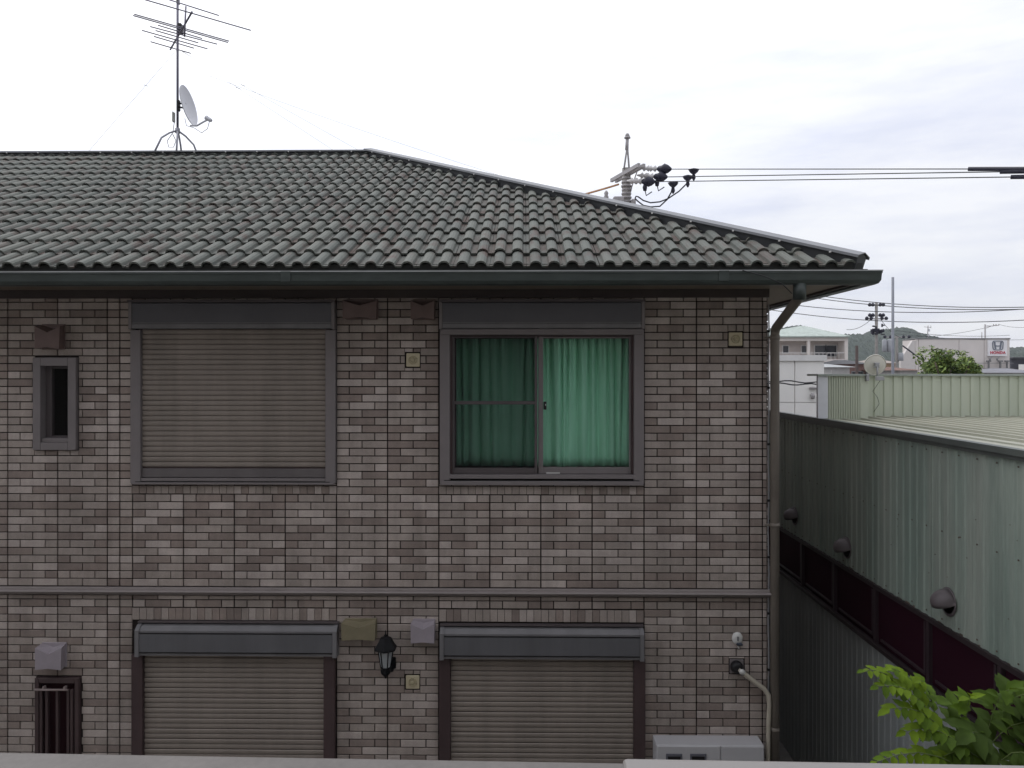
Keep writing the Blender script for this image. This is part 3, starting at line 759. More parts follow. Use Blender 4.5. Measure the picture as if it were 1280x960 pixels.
# sensor tap and pipe entry on the right
c = P(921, 797, YW); t = thing('outdoor_socket', 'small white oval outdoor socket above the hose entry', 'socket', (c.x, YW, c.z))
Mx = Matrix.Translation((c.x, YW, c.z)) @ Matrix.Rotation(R(90), 4, 'X') @ Matrix.Diagonal((1, 1.15, 1, 1))
m = MB().lathe([(.048, 0), (.048, .02), (.042, .03), (.02, .036)], Mx, 20); part(m, 'socket_cover', M_white, t)
m = MB().bbox((c.x - .008, YW - .043, c.z - .018), (c.x + .008, YW - .034, c.z + .022), .003); part(m, 'slot', mat('grey_plastic', (.2, .2, .2), .5), t)
m = MB().bbox((c.x - .012, YW - .055, c.z - .055), (c.x + .04, YW - .02, c.z - .036), .004); part(m, 'lever', mat('blue_black', (.03, .04, .06), .4), t)
m = MB().tube([(c.x, YW - .03, c.z - .05), (c.x + .01, YW - .035, c.z - .085)], .008, 6); part(m, 'drain_tip', M_white, t)
c = P(920.5, 832.5, YW); t = thing('hose_entry', 'black round hose entry with pale conduit hose bending to the downspout', 'hose', (c.x, YW, c.z))
m = MB().bbox((c.x - .062, YW - .012, c.z - .062), (c.x + .062, YW, c.z + .062), .004); part(m, 'plate', M_frame, t)
Mx = Matrix.Translation((c.x - .004, YW - .011, c.z)) @ Matrix.Rotation(R(90), 4, 'X')
m = MB().lathe([(.056, 0), (.056, .02), (.045, .05), (.03, .06)], Mx, 20); part(m, 'round_cap', M_black, t)
hs = [P(923, 836, YW - .05), P(930, 842, YW - .06), P(944, 853, YW - .06), P(955, 861, YW - .06), P(960.5, 869, YW - .065), P(961.5, 882, YW - .07), P(960.5, 905, YW - .07), P(960, 940, YW - .07), P(960, 1050, YW - .07)]
m = MB().tube(hs, [.026, .021, .021, .021, .021, .019, .019, .019, .019], 10); part(m, 'hose', mat('hose_beige', (.42, .38, .31), .6, var=.05), t)
m = MB().tube([hs[0], hs[1]], .025, 10); part(m, 'hose_collar', M_white, t)

# meter cabinet
zb = P(880, 918, YW).z; x0, x1 = wx(815.5, 920), P(946.6, 920, YW).x; yf = YW - .20
cab = thing('meter_cabinet', 'pale grey meter cabinet with two small dark viewing windows', 'meter cabinet', ((x0+x1)/2, YW, zb - .55))
M_cab = mat('cabinet_grey', (.46, .45, .46), .5, var=.04)
m = MB().bbox((x0, yf, zb - .55), (x1, YW - .013, zb), .006); part(m, 'cabinet_body', M_cab, cab)
xm = P(900.5, 940, yf).x
m = MB().bbox((x0 + .006, yf - .012, zb - .54), (xm - .004, yf - .0005, zb - .006), .004); dL = part(m, 'cabinet_door', M_cab, cab)
m = MB().bbox((xm + .004, yf - .012, zb - .54), (x1 - .006, yf - .0005, zb - .006), .004); part(m, 'cabinet_door', M_cab, cab)
for q in (842, 872):
    a, b = P(q - 10, 945, yf).x, P(q + 10.5, 945, yf).x; zt = P(q, 941, yf).z
    m = MB().bbox((a, yf - .02, zt - .12), (b, yf - .0125, zt), .003); fr = part(m, 'viewing_frame', mat('cab_frame', (.12, .12, .14), .5), cab)
    m = MB().box((a + .016, yf - .0215, zt - .10), (b - .016, yf - .0205, zt - .022)); part(m, 'viewing_pane', M_black, cab)

# ---- TV antenna on the ridge
mx_, my_ = P(222, 180, YR).x, YR
ant = thing('tv_antenna', 'rooftop TV aerial of thin crossed rods on a tall mast and tripod', 'antenna', (mx_, my_, ZT + .06))
M_mast = mat('mast_steel', (.16, .15, .19), .4, metal=.3, var=.15)
M_leg = mat('tripod_steel', (.33, .33, .37), .4, metal=.3)
m = MB().tube([(mx_, my_, P(222, 166, YR).z - .05), (mx_, my_, ZC + 6.1)], .018, 8); part(m, 'mast', M_mast, ant)
za = P(222, 44.6, YR).z
def aq(x, y): return PZ(150 + x/4.8, y/4.8, za)
b0, b1 = aq(432, 72), aq(302, 297)
m = MB().tube([b0, b1], .014, 6); part(m, 'boom', M_mast, ant)
for e_ in [((60, -28), (785, 182)), ((85, 85), (655, 247)), ((78, 93), (648, 255)), ((227, 151), (493, 231)), ((180, 159), (583, 265)), ((213, 183), (470, 257)), ((132, 182), (525, 293)), ((203, 218), (443, 289)), ((183, 250), (425, 320))]:
    m = MB().tube([aq(*e_[0]), aq(*e_[1])], .0085, 6); part(m, 'element', M_mast, ant)
v0 = P(150 + 395/4.8, 38/4.8, 10.9); v1 = P(150 + 387/4.8, 220/4.8, 10.9)
m = MB().tube([v0, v1], .012, 6); part(m, 'support_bar', M_mast, ant)
m = MB().tube([P(200, -4, 10.9), P(150 + 593/4.8, 93/4.8, 11.4)], .0085, 6); part(m, 'element', M_mast, ant)
m = MB().bbox(P(221, 40, YR - .06), P(230, 32, YR + .04), .01); part(m, 'clamp_box', M_black, ant)
m = MB().bbox(P(220, 3, YR - .05), P(225, -3, YR + .05), .01); part(m, 'mast_clamp', M_black, ant)
hub = Vector((mx_, my_, P(222, 163, YR).z))
for fx, fy in ((202, -.22), (217, .3), (229, -.22), (240, .3)):
    foot = P(fx, 191, YR); foot = Vector((foot.x, YR + fy, ZT + .06 - abs(fy)*ESL*.4 + (.0 if fy < 0 else 0)))
    mid = hub.lerp(foot, .45) + Vector(((foot.x - hub.x)*.28, fy*.2, .02))
    m = MB().tube([hub, hub.lerp(mid, .5) + Vector((0, 0, .02)), mid, foot], .014, 7); part(m, 'tripod_leg', M_leg, ant)
m = MB().tube([hub - Vector((0, 0, .04)), hub + Vector((0, 0, .03))], .035, 10); part(m, 'tripod_hub', M_leg, ant)
m = MB().bbox(P(214.5, 152, YR - .05), P(219.5, 141, YR + .03), .01); part(m, 'booster_box', mat('booster_grey', (.5, .5, .45), .6), ant)
m = MB().tube([P(218, 152, YR - .03), P(216, 166, YR - .05), P(209, 176, YR - .08), P(211, 184, YR - .08), P(217, 184, YR - .06), P(220, 176, YR - .04), P(216, 168, YR - .03)], .006, 5); part(m, 'coax_loop', M_leg, ant)
# guy wires
for q in ((P(224, 62, YR), P(262, 95, 9.5), P(452, 190, YR)), (P(221, 62, YR), P(180, 110, 10), P(110, 190, YR)), (P(224, 62, YR), P(270, 105, 12.4), P(420, 190, 12.6))):
    m = MB().tube([q[0], q[2]], .0024, 5); part(m, 'guy_wire', mat('guy_steel', (.5, .5, .5), .4), ant)
    c = q[0].lerp(q[2], .35)
    m = MB().tube([c - Vector((.03, 0, -.01)), c + Vector((.03, 0, -.01))], .005, 5); part(m, 'guy_insulator', mat('guy_steel', (.5, .5, .5), .4), ant)
# dish on the mast
dc = P(234.5, 132, YR - .05); nrm = Vector((.97, .03, .20)).normalized()
dish = thing('satellite_dish', 'white satellite dish clamped to the aerial mast', 'satellite dish', (dc.x, dc.y, dc.z))
def dish_mesh(c, n, rad, depth):
    Mx = Matrix.Translation(c) @ n.to_track_quat('Z', 'Y').to_matrix().to_4x4()
    m = MB(); k = 8
    prof = [(rad*i/k + .0005, depth*(i/k)**2) for i in range(k+1)] + [(rad + .004, depth + .001), (rad, depth - .012)] + [(rad*i/k + .0005, depth*(i/k)**2 - .008) for i in range(k, -1, -1)]
    return m.lathe(prof, Mx, 28)
M_dish = mat('dish_white', (.55, .55, .58), .5, var=.05)
part(dish_mesh(dc - nrm*.03, nrm, .285, .05), 'reflector', M_dish, dish)
lo_ = P(238, 157, YR - .08); lnb = P(261, 149, YR - .15)
m = MB().tube([lo_, lo_.lerp(lnb, .35) + Vector((0, 0, -.035)), lo_.lerp(lnb, .75) + Vector((0, 0, -.01)), lnb + Vector((-.02, 0, -.01))], .013, 7); part(m, 'feed_arm', M_dish, dish)
Mx = Matrix.Translation(lnb) @ (dc - lnb).normalized().to_track_quat('Z', 'Y').to_matrix().to_4x4()
m = MB().lathe([(.022, -.05), (.03, -.02), (.03, .03), (.036, .05), (.03, .055)], Mx, 10); part(m, 'feed_horn', M_dish, dish)
m = MB().tube([P(223, 129, YR), P(232, 130, YR - .03)], .014, 6); m.tube([P(223, 134, YR), P(232, 135, YR - .03)], .014, 6); m.bbox(P(220, 138, YR - .03), P(226, 126, YR + .04), .01); part(m, 'mast_clamp', M_black, dish)
m = MB().tube([lnb + Vector((.01, 0, -.03)), lnb + Vector((-.02, 0, -.14)), P(252, 166, YR - .12), P(243, 160, YR - .1), P(233, 157, YR - .06), P(231, 148, YR - .03)], .005, 5); part(m, 'cable', M_leg, dish)

# ================================================================== GREEN WAREHOUSE IN THE NEXT PLOT
XW = 3.3
WT = ZC - .155*XW                        # roof edge height
wh = thing('green_warehouse', 'low pale green corrugated warehouse with a dark window strip beside the alley', 'warehouse', (XW, 8, 0))
M_corr = mat('corrugated_green', (.215, .28, .24), .6, scale=1.3, stretch=(1, 2.6, .28), col2=(.315, .345, .30), lo=.3, hi=.72, fine=.06, bscale=25, streak=.16, sstretch=(1, 7, .5))
M_corr2 = mat('corrugated_grey', (.26, .285, .285), .6, scale=1.6, stretch=(1, 3.0, .2), col2=(.33, .345, .335), lo=.3, hi=.72, streak=.15, sstretch=(1, 7, .5))
M_par = mat('parapet_green', (.44, .48, .385), .6, scale=2.2, stretch=(3, 3, .3), col2=(.51, .54, .44), lo=.3, hi=.75)
M_capd = mat('cap_darkgreen', (.085, .095, .088), .5, var=.15)
M_roofp = mat('warehouse_roof', (.37, .365, .30), .65, scale=1.2, stretch=(2, .4, 1), col2=(.31, .315, .255), lo=.35, hi=.7)
M_rust = mat('rust_brown', (.10, .065, .05), .8, var=.4, scale=12)
def corrug(ya, yb, z0, z1, pitch, dep, X):
    # ribbed sheet on plane X facing -X, running along Y
    m = MB(); pts = []; y = ya
    while y < yb:
        pts += [(X, y), (X, y + pitch*.42), (X - dep, y + pitch*.52), (X - dep, y + pitch*.90)]; y += pitch
    pts.append((X, y)); n = len(pts)
    m.add([(a, b, z0) for a, b in pts] + [(a, b, z1) for a, b in pts], [(i, i+1, n+i+1, n+i) for i in range(n-1)]); return m
bt, bb = ZC - .604*XW, ZC - .775*XW
YP = 970*XW/372
WY0, WY1 = .6, 14.0; RY1 = YP + .40
part(corrug(WY0, WY1, bt, WT - .02, .118, .010, XW), 'upper_cladding', M_corr, wh)
part(corrug(WY0, WY1, 0, bb, .118, .007, XW), 'lower_cladding', M_corr2, wh)
m = MB(); m.box((XW + .021, RY1 + .001, 0), (XW + .09, WY1, WT - .05)); part(m, 'wall_backing', M_corr2, wh)
XB = XW + 13
m = MB(); m.box((XW + .02, WY0, 0), (XB, RY1, WT - .05)); part(m, 'warehouse_core', mat('core_dark', (.03, .02, .025), .9), wh)
m = MB(); m.box((XW - .05, WY0 - .05, WT - .045), (XW + .02, WY1, WT)); m.box((XW - .035, WY0 - .05, WT - .075), (XW - .001, WY1, WT - .0455)); part(m, 'edge_cap', M_capd, wh)
# roof: flat flashing then standing ribs running back
m = MB()
zr = WT - .012
prof = [(XW + .021, zr + .004), (XW + .20, zr), (XW + .205, zr + .012), (XW + .23, zr + .012), (XW + .235, zr - .002), (XW + .40, zr - .002), (XW + .405, zr + .018), (XW + .44, zr + .018), (XW + .445, zr - .004)]
x = XW + .5
while x < XB:
    prof += [(x, zr - .004), (x + .012, zr + .032), (x + .045, zr + .032), (x + .057, zr - .004)]; x += .166
n = len(prof)
m.add([(a, WY0, b) for a, b in prof] + [(a, RY1, b) for a, b in prof], [(i, i+1, n+i+1, n+i) for i in range(n-1)])
part(m, 'ribbed_roof', M_roofp, wh)
# parapet wall across the roof
zpt = P(1100, 470, YP).z
def corrx(xa, xb, z0, z1, pitch, dep, Y):
    m = MB(); pts = []; x = xa
    while x < xb:
        pts += [(x, Y), (x + pitch*.48, Y), (x + pitch*.55, Y - dep), (x + pitch*.93, Y - dep)]; x += pitch
    pts.append((x, Y)); n = len(pts)
    return m.add([(a, b, z0) for a, b in pts] + [(a, b, z1) for a, b in pts], [(i, i+1, n+i+1, n+i) for i in range(n-1)])
xq = P(1074, 500, YP).x; xq2 = P(1085, 500, YP).x
pw = part(corrx(XW + .045, xq, zr - .05, zpt, .0262, .012, YP), 'parapet', M_par, wh)
m = MB(); m.box((xq, YP - .008, zr - .05), (xq2, YP + .28, zpt)); m.box((XW + .046, YP + .012, zr - .05), (xq, YP + .25, zpt)); part(m, 'parapet_core', M_par, wh)
m = MB(); m.box((XW - .065, YP - .012, WT + .001), (XW + .044, YP + .03, zpt)); part(m, 'parapet_end', mat('pale_trim', (.62, .63, .66), .6), wh)
part(corrx(xq2, XB, zr - .05, zpt, .1075, .014, YP + .22), 'parapet', M_par, wh)
m = MB(); m.box((xq2, YP + .24, zr - .05), (XB, YP + .42, zpt)); part(m, 'parapet_core', M_par, wh)
M_pcap = mat('parapet_cap', (.30, .33, .30), .5)
m = MB(); m.box((XW - .072, YP - .03, zpt), (xq2, YP + .30, zpt + .022)); m.box((xq2, YP + .185, zpt), (XB, YP + .44, zpt + .021)); part(m, 'parapet_cap', M_pcap, wh)
# window strip
m = MB(); m.box((XW - .03, WY0, bt - .03), (XW - .001, WY1, bt + .01)); m.box((XW - .045, WY0, bb - .01), (XW - .001, WY1, bb + .03)); part(m, 'window_head_and_sill', mat('strip_head', (.03, .02, .022), .6), wh)
M_wfr = mat('strip_frame', (.034, .020, .025), .5)
M_wpane = glass_mat('strip_glass', ior=1.07, opaque=(.030, .009, .016), rough=.15)
yy = 5.40 - .953*4
while yy < 16:
    m = MB(); m.bbox((XW - .028, yy - .022, bb + .031), (XW + .012, yy + .022, bt - .031), .004); wo = part(m, 'strip_window', M_wfr, wh)
    m = MB(); m.box((XW + .006, yy + .023, bb + .031), (XW + .010, yy + .93, bt - .031)); part(m, 'pane', M_wpane, wo)
    m = MB(); m.bbox((XW - .014, yy + .06, bb + .07), (XW + .005, yy + .085, bt - .05), .003); m.bbox((XW - .014, yy + .086, bb + .07), (XW + .005, yy + .86, bb + .095), .003); part(m, 'sash_rail', M_wfr, wo)
    yy += .953
for ya_ in [1.6 + 1.18*k for k in range(9)]:
    m = MB(); m.box((XW - .0125, ya_, bt + .012), (XW - .0102, ya_ + .012, WT - .08)); part(m, 'sheet_lap', M_corr, wh)
m = MB(); rs = random.Random(8)
for k in range(60):
    ya_ = 1.2 + k*.236; 
    for zz in (bt + .05, (bt + WT)/2, WT - .12): m.box((XW - .0155, ya_ - .005, zz - .005), (XW - .0101, ya_ + .005, zz + .005))
for k in range(14):
    ya_, zz = rs.uniform(4.8, 7), rs.uniform(bt + .3, WT - .5); q = rs.uniform(.004, .009); m.box((XW - .0115, ya_, zz), (XW - .0103, ya_ + q*2, zz + q))
part(m, 'cladding_screws', M_rust, wh, kind='stuff')
# rust line under the upper cladding
m = MB(); rr = random.Random(5); y = WY0
while y < 12:
    l_ = rr.uniform(.02, .09)
    m.box((XW - .0125, y, bt + .012), (XW - .0108, y + l_, bt + .014 + rr.uniform(0, .012))); y += l_ + rr.uniform(.05, .5)
part(m, 'rust_patches', M_rust, wh, kind='stuff')
# round hoods
def rhood(px, py, label):
    c = PX(px + 8, py + 2, XW - .017); t = thing('round_vent_hood', label, 'vent hood', tuple(c), 'round hoods on the warehouse wall')
    m = MB(); na, nb = 10, 7; r_ = .105; vs = []; fs = []
    # half dome bulging to -X, lip cut open underneath
    for i in range(na + 1):
        for j in range(nb + 1):
            th_ = math.pi*(i/na) ; ph = R(118)*(j/nb)
            yy_ = r_*math.cos(th_)*math.cos(ph*.0 + 0) ; a = r_*math.sin(th_)
            zz_ = a*math.cos(ph*1.0); xx = a*math.sin(ph)*1.25
            vs.append((c.x - xx, c.y + yy_, c.z + zz_*.95 - .02))
    for i in range(na):
        for j in range(nb):
            k_ = i*(nb+1) + j; fs.append((k_, k_+1, k_+nb+2, k_+nb+1))
    # skirt
    o = part(MB().add(vs, fs, 0, True), 'hood_shell', M_rh, t); sm = o.modifiers.new('thickness', 'SOLIDIFY'); sm.thickness = .004
    m = MB(); Mx = Matrix.Translation((c.x + .004, c.y, c.z - .02)) @ Matrix.Rotation(R(-90), 4, 'Y')
    m.lathe([(.112, 0), (.112, .006), (.09, .008)], Mx, 22); part(m, 'flange', M_rh, t)
    m = MB(); vs = []
    for i in range(9):
        th_ = math.pi*i/8
        vs.append((c.x - .004, c.y + r_*math.cos(th_)*.97, c.z - .02)); vs.append((c.x - .004 - .0*math.sin(th_), c.y + r_*.9*math.cos(th_), c.z - .02 - .09*math.sin(th_)))
    part(MB().add(vs, [(2*i, 2*i+1, 2*i+3, 2*i+2) for i in range(8)]), 'inner_guard', M_black, t)
M_rh = mat('round_hood_grey', (.115, .098, .102), .5, var=.15, scale=10)
rhood(1177, 747, 'round grey vent hood nearest the leaves, largest on the warehouse')
rhood(1050, 680, 'round grey vent hood, middle one above the dark window strip')
rhood(985, 641, 'round grey vent hood furthest back, next to the downspout')
# dish standing on the parapet, seen from behind
dc = P(1094.5, 456.5, YP + .1); n2 = Vector((.12, .97, .22)).normalized()
d2 = thing('satellite_dish', 'white satellite dish seen from behind on the warehouse parapet', 'satellite dish', (dc.x, dc.y, zpt))
rd = 12.8*(YP + .1)/F
part(dish_mesh(dc, n2, rd, .02), 'reflector', mat('dish_cream', (.62, .60, .54), .5, var=.08, scale=14), d2)
m = MB().bbox(dc + Vector((-.022, -.05, -.02)), dc + Vector((.022, -.012, .024)), .004)
m.bbox(dc + Vector((-.03, -.04, .018)), dc + Vector((.03, -.014, .028)), .002); m.bbox(dc + Vector((-.03, -.04, -.028)), dc + Vector((.03, -.014, -.018)), .002); part(m, 'rear_bracket', mat('bracket_grey', (.33, .33, .34), .4), d2)
m = MB().tube([dc + Vector((0, -.04, 0)), (dc.x, dc.y - .045, zpt - .03)], .010, 7); part(m, 'post', mat('bracket_grey', (.33, .33, .34), .4), d2)
m = MB().bbox((dc.x - .055, YP - .05, zpt - .05), (dc.x + .03, YP - .0095, zpt - .005), .004); m.bbox((dc.x - .165, YP - .05, zpt - .055), (dc.x - .135, YP - .0095, zpt + .022), .004); part(m, 'clamp', mat('bracket_grey', (.33, .33, .34), .4), d2)
m = MB().tube([(dc.x - .005, YP - .02, zpt - .05), P(1091, 489, YP - .015), P(1097, 497, YP + .18), P(1099, 505, YP + .19), P(1092, 515, YP + .19)], .0028, 5); part(m, 'cable', M_black, d2)

# ================================================================== NEAR PLANT (bottom right)
M_leaf = []
for i, c in enumerate([(.12, .19, .010), (.08, .14, .010), (.068, .118, .013), (.052, .088, .015)]):
    m_ = mat('leaf_%s' % ('young', 'bright', 'deep', 'old')[i], c, .7, var=.25, scale=14, spec=.15)
    b_ = m_.node_tree.nodes['Principled BSDF']
    t_ = m_.node_tree; tr = N(t_, 'ShaderNodeBsdfTranslucent'); mx2 = N(t_, 'ShaderNodeMixShader'); mx2.inputs[0].default_value = .28
    tr.inputs[0].default_value = (c[0]*1.5, c[1]*1.4, c[2], 1)
    o_ = t_.nodes['Material Output']; t_.links.new(b_.outputs[0], mx2.inputs[1]); t_.links.new(tr.outputs[0], mx2.inputs[2]); t_.links.new(mx2.outputs[0], o_.inputs[0])
    M_leaf.append(m_)
def leaf_mesh(seed):
    rnd = random.Random(seed); n = 7; vs = []; fs = []
    for i in range(n):
        s = i/(n-1); wd = .27*math.sin(math.pi*min(1, s**.75*.985 + .012))*(1.0 if s < .95 else .4)
        sag = -.16*s*s; fold = .22 + rnd.uniform(-.05, .05)
        for q in (-1, -.5, 0, .5, 1):
            vs.append((wd*q*(1 + (.10*(-1)**i if abs(q) == 1 else 0)), s, sag + abs(q)*wd*fold + rnd.uniform(-.008, .008)))
    for i in range(n-1):
        for j in range(4): k_ = i*5 + j; fs.append((k_, k_+1, k_+6, k_+5))
    me = MB().add(vs, fs, 0, True).mesh('leaf', M_leaf[0]); return me
leafs = [leaf_mesh(i) for i in range(4)]
base = Vector((P(1230, 1000, 3.7).x, 3.7, 0))
tree = thing('leafy_sapling', 'bright green sapling with pinnate leaves rising in front of the warehouse', 'tree', (base.x, base.y, 0))
M_twig = mat('green_twig', (.12, .16, .05), .7); M_bark = mat('bark_brown', (.12, .09, .07), .9, var=.2, scale=15)
topz = P(1200, 935, 3.7).z
m = MB().tube([base, base + Vector((.05, .02, 1.2)), base + Vector((-.02, .0, 2.3)), Vector((base.x - .05, 3.7, topz - .25))], .035, 8, r2=.014); part(m, 'trunk', M_bark, tree)
fork = Vector((base.x - .05, 3.7, topz - .25))
# fronds: (tip px, base px, depth, leaflet pairs, leaf size, colour index)
fr = [((1080, 838), (1136, 876), 3.45, 6, .062, 0), ((1114, 835), (1160, 892), 3.5, 7, .066, 0), ((1098, 858), (1165, 893), 3.42, 6, .074, 0), ((1112, 886), (1185, 920), 3.4, 6, .082, 0),
      ((1132, 914), (1215, 942), 3.4, 7, .082, 1), ((1096, 952), (1200, 958), 3.35, 8, .07, 0), ((1150, 850), (1170, 900), 3.55, 5, .07, 1), ((1213, 870), (1205, 930), 3.55, 6, .09, 1),
      ((1185, 876), (1200, 930), 3.7, 4, .10, 2), ((1262, 862), (1236, 910), 3.6, 5, .095, 2), ((1290, 870), (1248, 900), 3.65, 5, .12, 2),
      ((1295, 905), (1235, 935), 3.6, 5, .125, 3), ((1215, 915), (1240, 955), 3.5, 5, .11, 3), ((1180, 945), (1240, 962), 3.45, 6, .095, 2), ((1290, 945), (1240, 965), 3.5, 5, .12, 3), ((1170, 918), (1216, 952), 3.7, 5, .10, 3)]
rl = random.Random(21)
for tp, bp, Y, npair, size, ci in fr:
    npair += 1
    a = P(bp[0], bp[1], Y + .05); b = P(tp[0], tp[1], Y - .05)
    pts = [a.lerp(b, s) + Vector((0, 0, .05*math.sin(math.pi*s))) for s in (0, .25, .5, .75, 1)]
    m = MB().tube([fork.lerp(a, .0), fork.lerp(a, .5) + Vector((0, 0, .03)), a] + pts[1:], .0042, 5, r2=.0015); br = part(m, 'branch', M_twig, tree)
    br.matrix_parent_inverse = Matrix.Translation(-Vector(tree.location))
    for i in range(npair*2 + 1):
        s = .12 + .88*(i//2)/npair if i < npair*2 else 1.0
        k_ = min(int(s*4), 3); p = pts[k_].lerp(pts[k_+1], s*4 - k_); dr = (pts[k_+1] - pts[k_]).normalized()
        side = (1 if i % 2 else -1) if i < npair*2 else 0
        up = Vector((rl.uniform(-.25, .25), rl.uniform(-.75, -.2), 1)).normalized()
        lat = dr.cross(up).normalized()
        d = (dr*(.55 if side else 1) + lat*side*.85 + Vector((0, 0, -.30 + rl.uniform(-.2, .15)))).normalized()
        x_ = d.cross(up).normalized(); z_ = x_.cross(d).normalized()
        sz = size*1.14*rl.uniform(.75, 1.15)*(1.0 - .35*s*(ci < 2))
        M3 = Matrix((x_, d, z_)).transposed().to_4x4()
        o = bpy.data.objects.new('leaf', leafs[rl.randrange(4)]); COL.objects.link(o); o.parent = br
        o.matrix_local = Matrix.Translation(p) @ M3 @ Matrix.Diagonal((sz, sz, sz, 1))
        o.material_slots[0].link = 'OBJECT'
        cc = ci if rl.random() < .7 else min(3, ci + 1)
        if ci == 1 and s > .75: cc = 0
        o.material_slots[0].material = M_leaf[cc]

# ================================================================== UTILITY POLE BEHIND THE ROOF
YQ = 24.0
M_conc = mat('pole_concrete', (.23, .215, .20), .8, var=.12, scale=6)
M_steel = mat('pole_steel', (.36, .34, .34), .5, var=.12, scale=8)
M_ins = mat('insulator_white', (.6, .58, .57), .3)
M_cov = mat('cover_navy', (.02, .02, .035), .5)
M_wire = mat('wire_black', (.03, .03, .035), .6)
def q3(x, y, Y=YQ): return P(740 + x/8.73, 160 + y/8.73, Y)
pc = q3(375, 600); ptop = q3(375, 440)
up = thing('utility_pole', 'concrete utility pole with crossarms and dark insulator covers behind the roof', 'utility pole', (pc.x, YQ, 0))
m = MB().tube([(pc.x, YQ, 0), (pc.x, YQ, ptop.z)], .18, 12, r2=.13); part(m, 'pole_shaft', M_conc, up)
tipz = q3(388, 95).z
m = MB().tube([q3(350, 440, YQ - .1), q3(378, 250), (q3(380, 110).x, YQ, tipz)], .03, 6); m.tube([q3(405, 440, YQ - .1), q3(390, 250), (q3(392, 110).x, YQ, tipz)], .03, 6); m.tube([q3(378, 240), q3(386, 110)], .05, 8); part(m, 'pole_top_brace', M_steel, up)
m = MB().lathe([(.10, tipz - .05), (.09, tipz), (.04, tipz + .01), (.07, tipz + .03), (.05, tipz + .09), (.01, tipz + .11)], Matrix.Translation((q3(386, 100).x, YQ, 0)), 10); part(m, 'top_insulator', M_steel, up)
za_ = q3(375, 500).z
for dz_, off in ((0, 0), (-.0, .26)):
    a, b = PZ(766 + off*8, 226, za_), PZ(801 + off*8, 206.5, za_)
    d = (b - a).normalized(); sd2 = d.cross(Vector((0, 0, 1)))
    sh = sd2*(.11 if off else -.11)
    m = MB(); pts = [a + sh, b + sh]; Mx = Matrix.Translation((pts[0] + pts[1])/2) @ d.to_track_quat('X', 'Z').to_matrix().to_4x4(); hl = (pts[1] - pts[0]).length/2
    m.box((-hl, -.04, -.055), (hl, .04, .055), 0, Mx); part(m, 'crossarm', M_steel, up)
m = MB().tube([q3(490, 480, YQ - .6), q3(415, 700, YQ)], .018, 5); m.tube([q3(425, 640), q3(432, 655), q3(410, 740)], .02, 5); part(m, 'arm_brace', M_steel, up)
m = MB()
for k_ in range(7):
    z_ = q3(375, 560 + k_*42).z; m.tube([(pc.x, YQ, z_), (pc.x, YQ, z_ + .05)], .145 + .01*(k_ % 3), 10)
part(m, 'pole_band', M_steel, up)
m = MB(); m.bbox(q3(235, 840, YQ - .25), q3(335, 770, YQ + .1), .03); part(m, 'equipment_box', M_steel, up)
m = MB(); m.bbox(q3(430, 850, YQ - .2), q3(468, 790, YQ + .05), .03); part(m, 'equipment_box', M_steel, up)
m = MB().lathe([(.05, 0), (.08, .1), (.05, .16), (.07, .22), (.03, .3)], Matrix.Translation(q3(155, 790)), 8); part(m, 'side_insulator', M_steel, up)
ends = []
for (x0_, y0_), (xc0, xc1, yc), hook in (((545, 437), (710, 870, 445), 0), ((525, 518), (672, 825, 530), 1), ((420, 576), (540, 690, 582), 2)):
    a = q3(x0_, y0_, YQ - .5); b = q3(xc0, yc, YQ - .7); c2 = q3(xc1, yc + 4, YQ - .9)
    for s in (.28, .72):
        q = a.lerp(b, s); Mx = Matrix.Translation(q) @ (b - a).normalized().to_track_quat('Z', 'Y').to_matrix().to_4x4()
        m = MB().lathe([(.02, -.22), (.05, -.1), (.10, -.06), (.045, 0), (.10, .08), (.04, .12), (.02, .22)], Mx, 10); part(m, 'insulator', M_ins, up)
    Mx = Matrix.Translation(b) @ (c2 - b).normalized().to_track_quat('Z', 'Y').to_matrix().to_4x4(); L_ = (c2 - b).length
    m = MB().lathe([(.03, 0), (.08, .04), (.10, L_*.3), (.16, L_*.5), (.12, L_*.75), (.05, L_*.95), (.02, L_)], Mx, 10)
    m.lathe([(.05, 0), (.07, .1), (.03, .25)], Matrix.Translation(b.lerp(c2, .25) - Vector((0, 0, .28))), 8); part(m, 'insulator_cover', M_cov, up)
    ends.append(c2)
    if hook: m = MB().tube([b.lerp(c2, .25) - Vector((0, 0, .25)), b.lerp(c2, .35) - Vector((0, 0, .42)), c2 - Vector((.1, 0, .3))], .018, 5); part(m, 'jumper', M_wire, up)
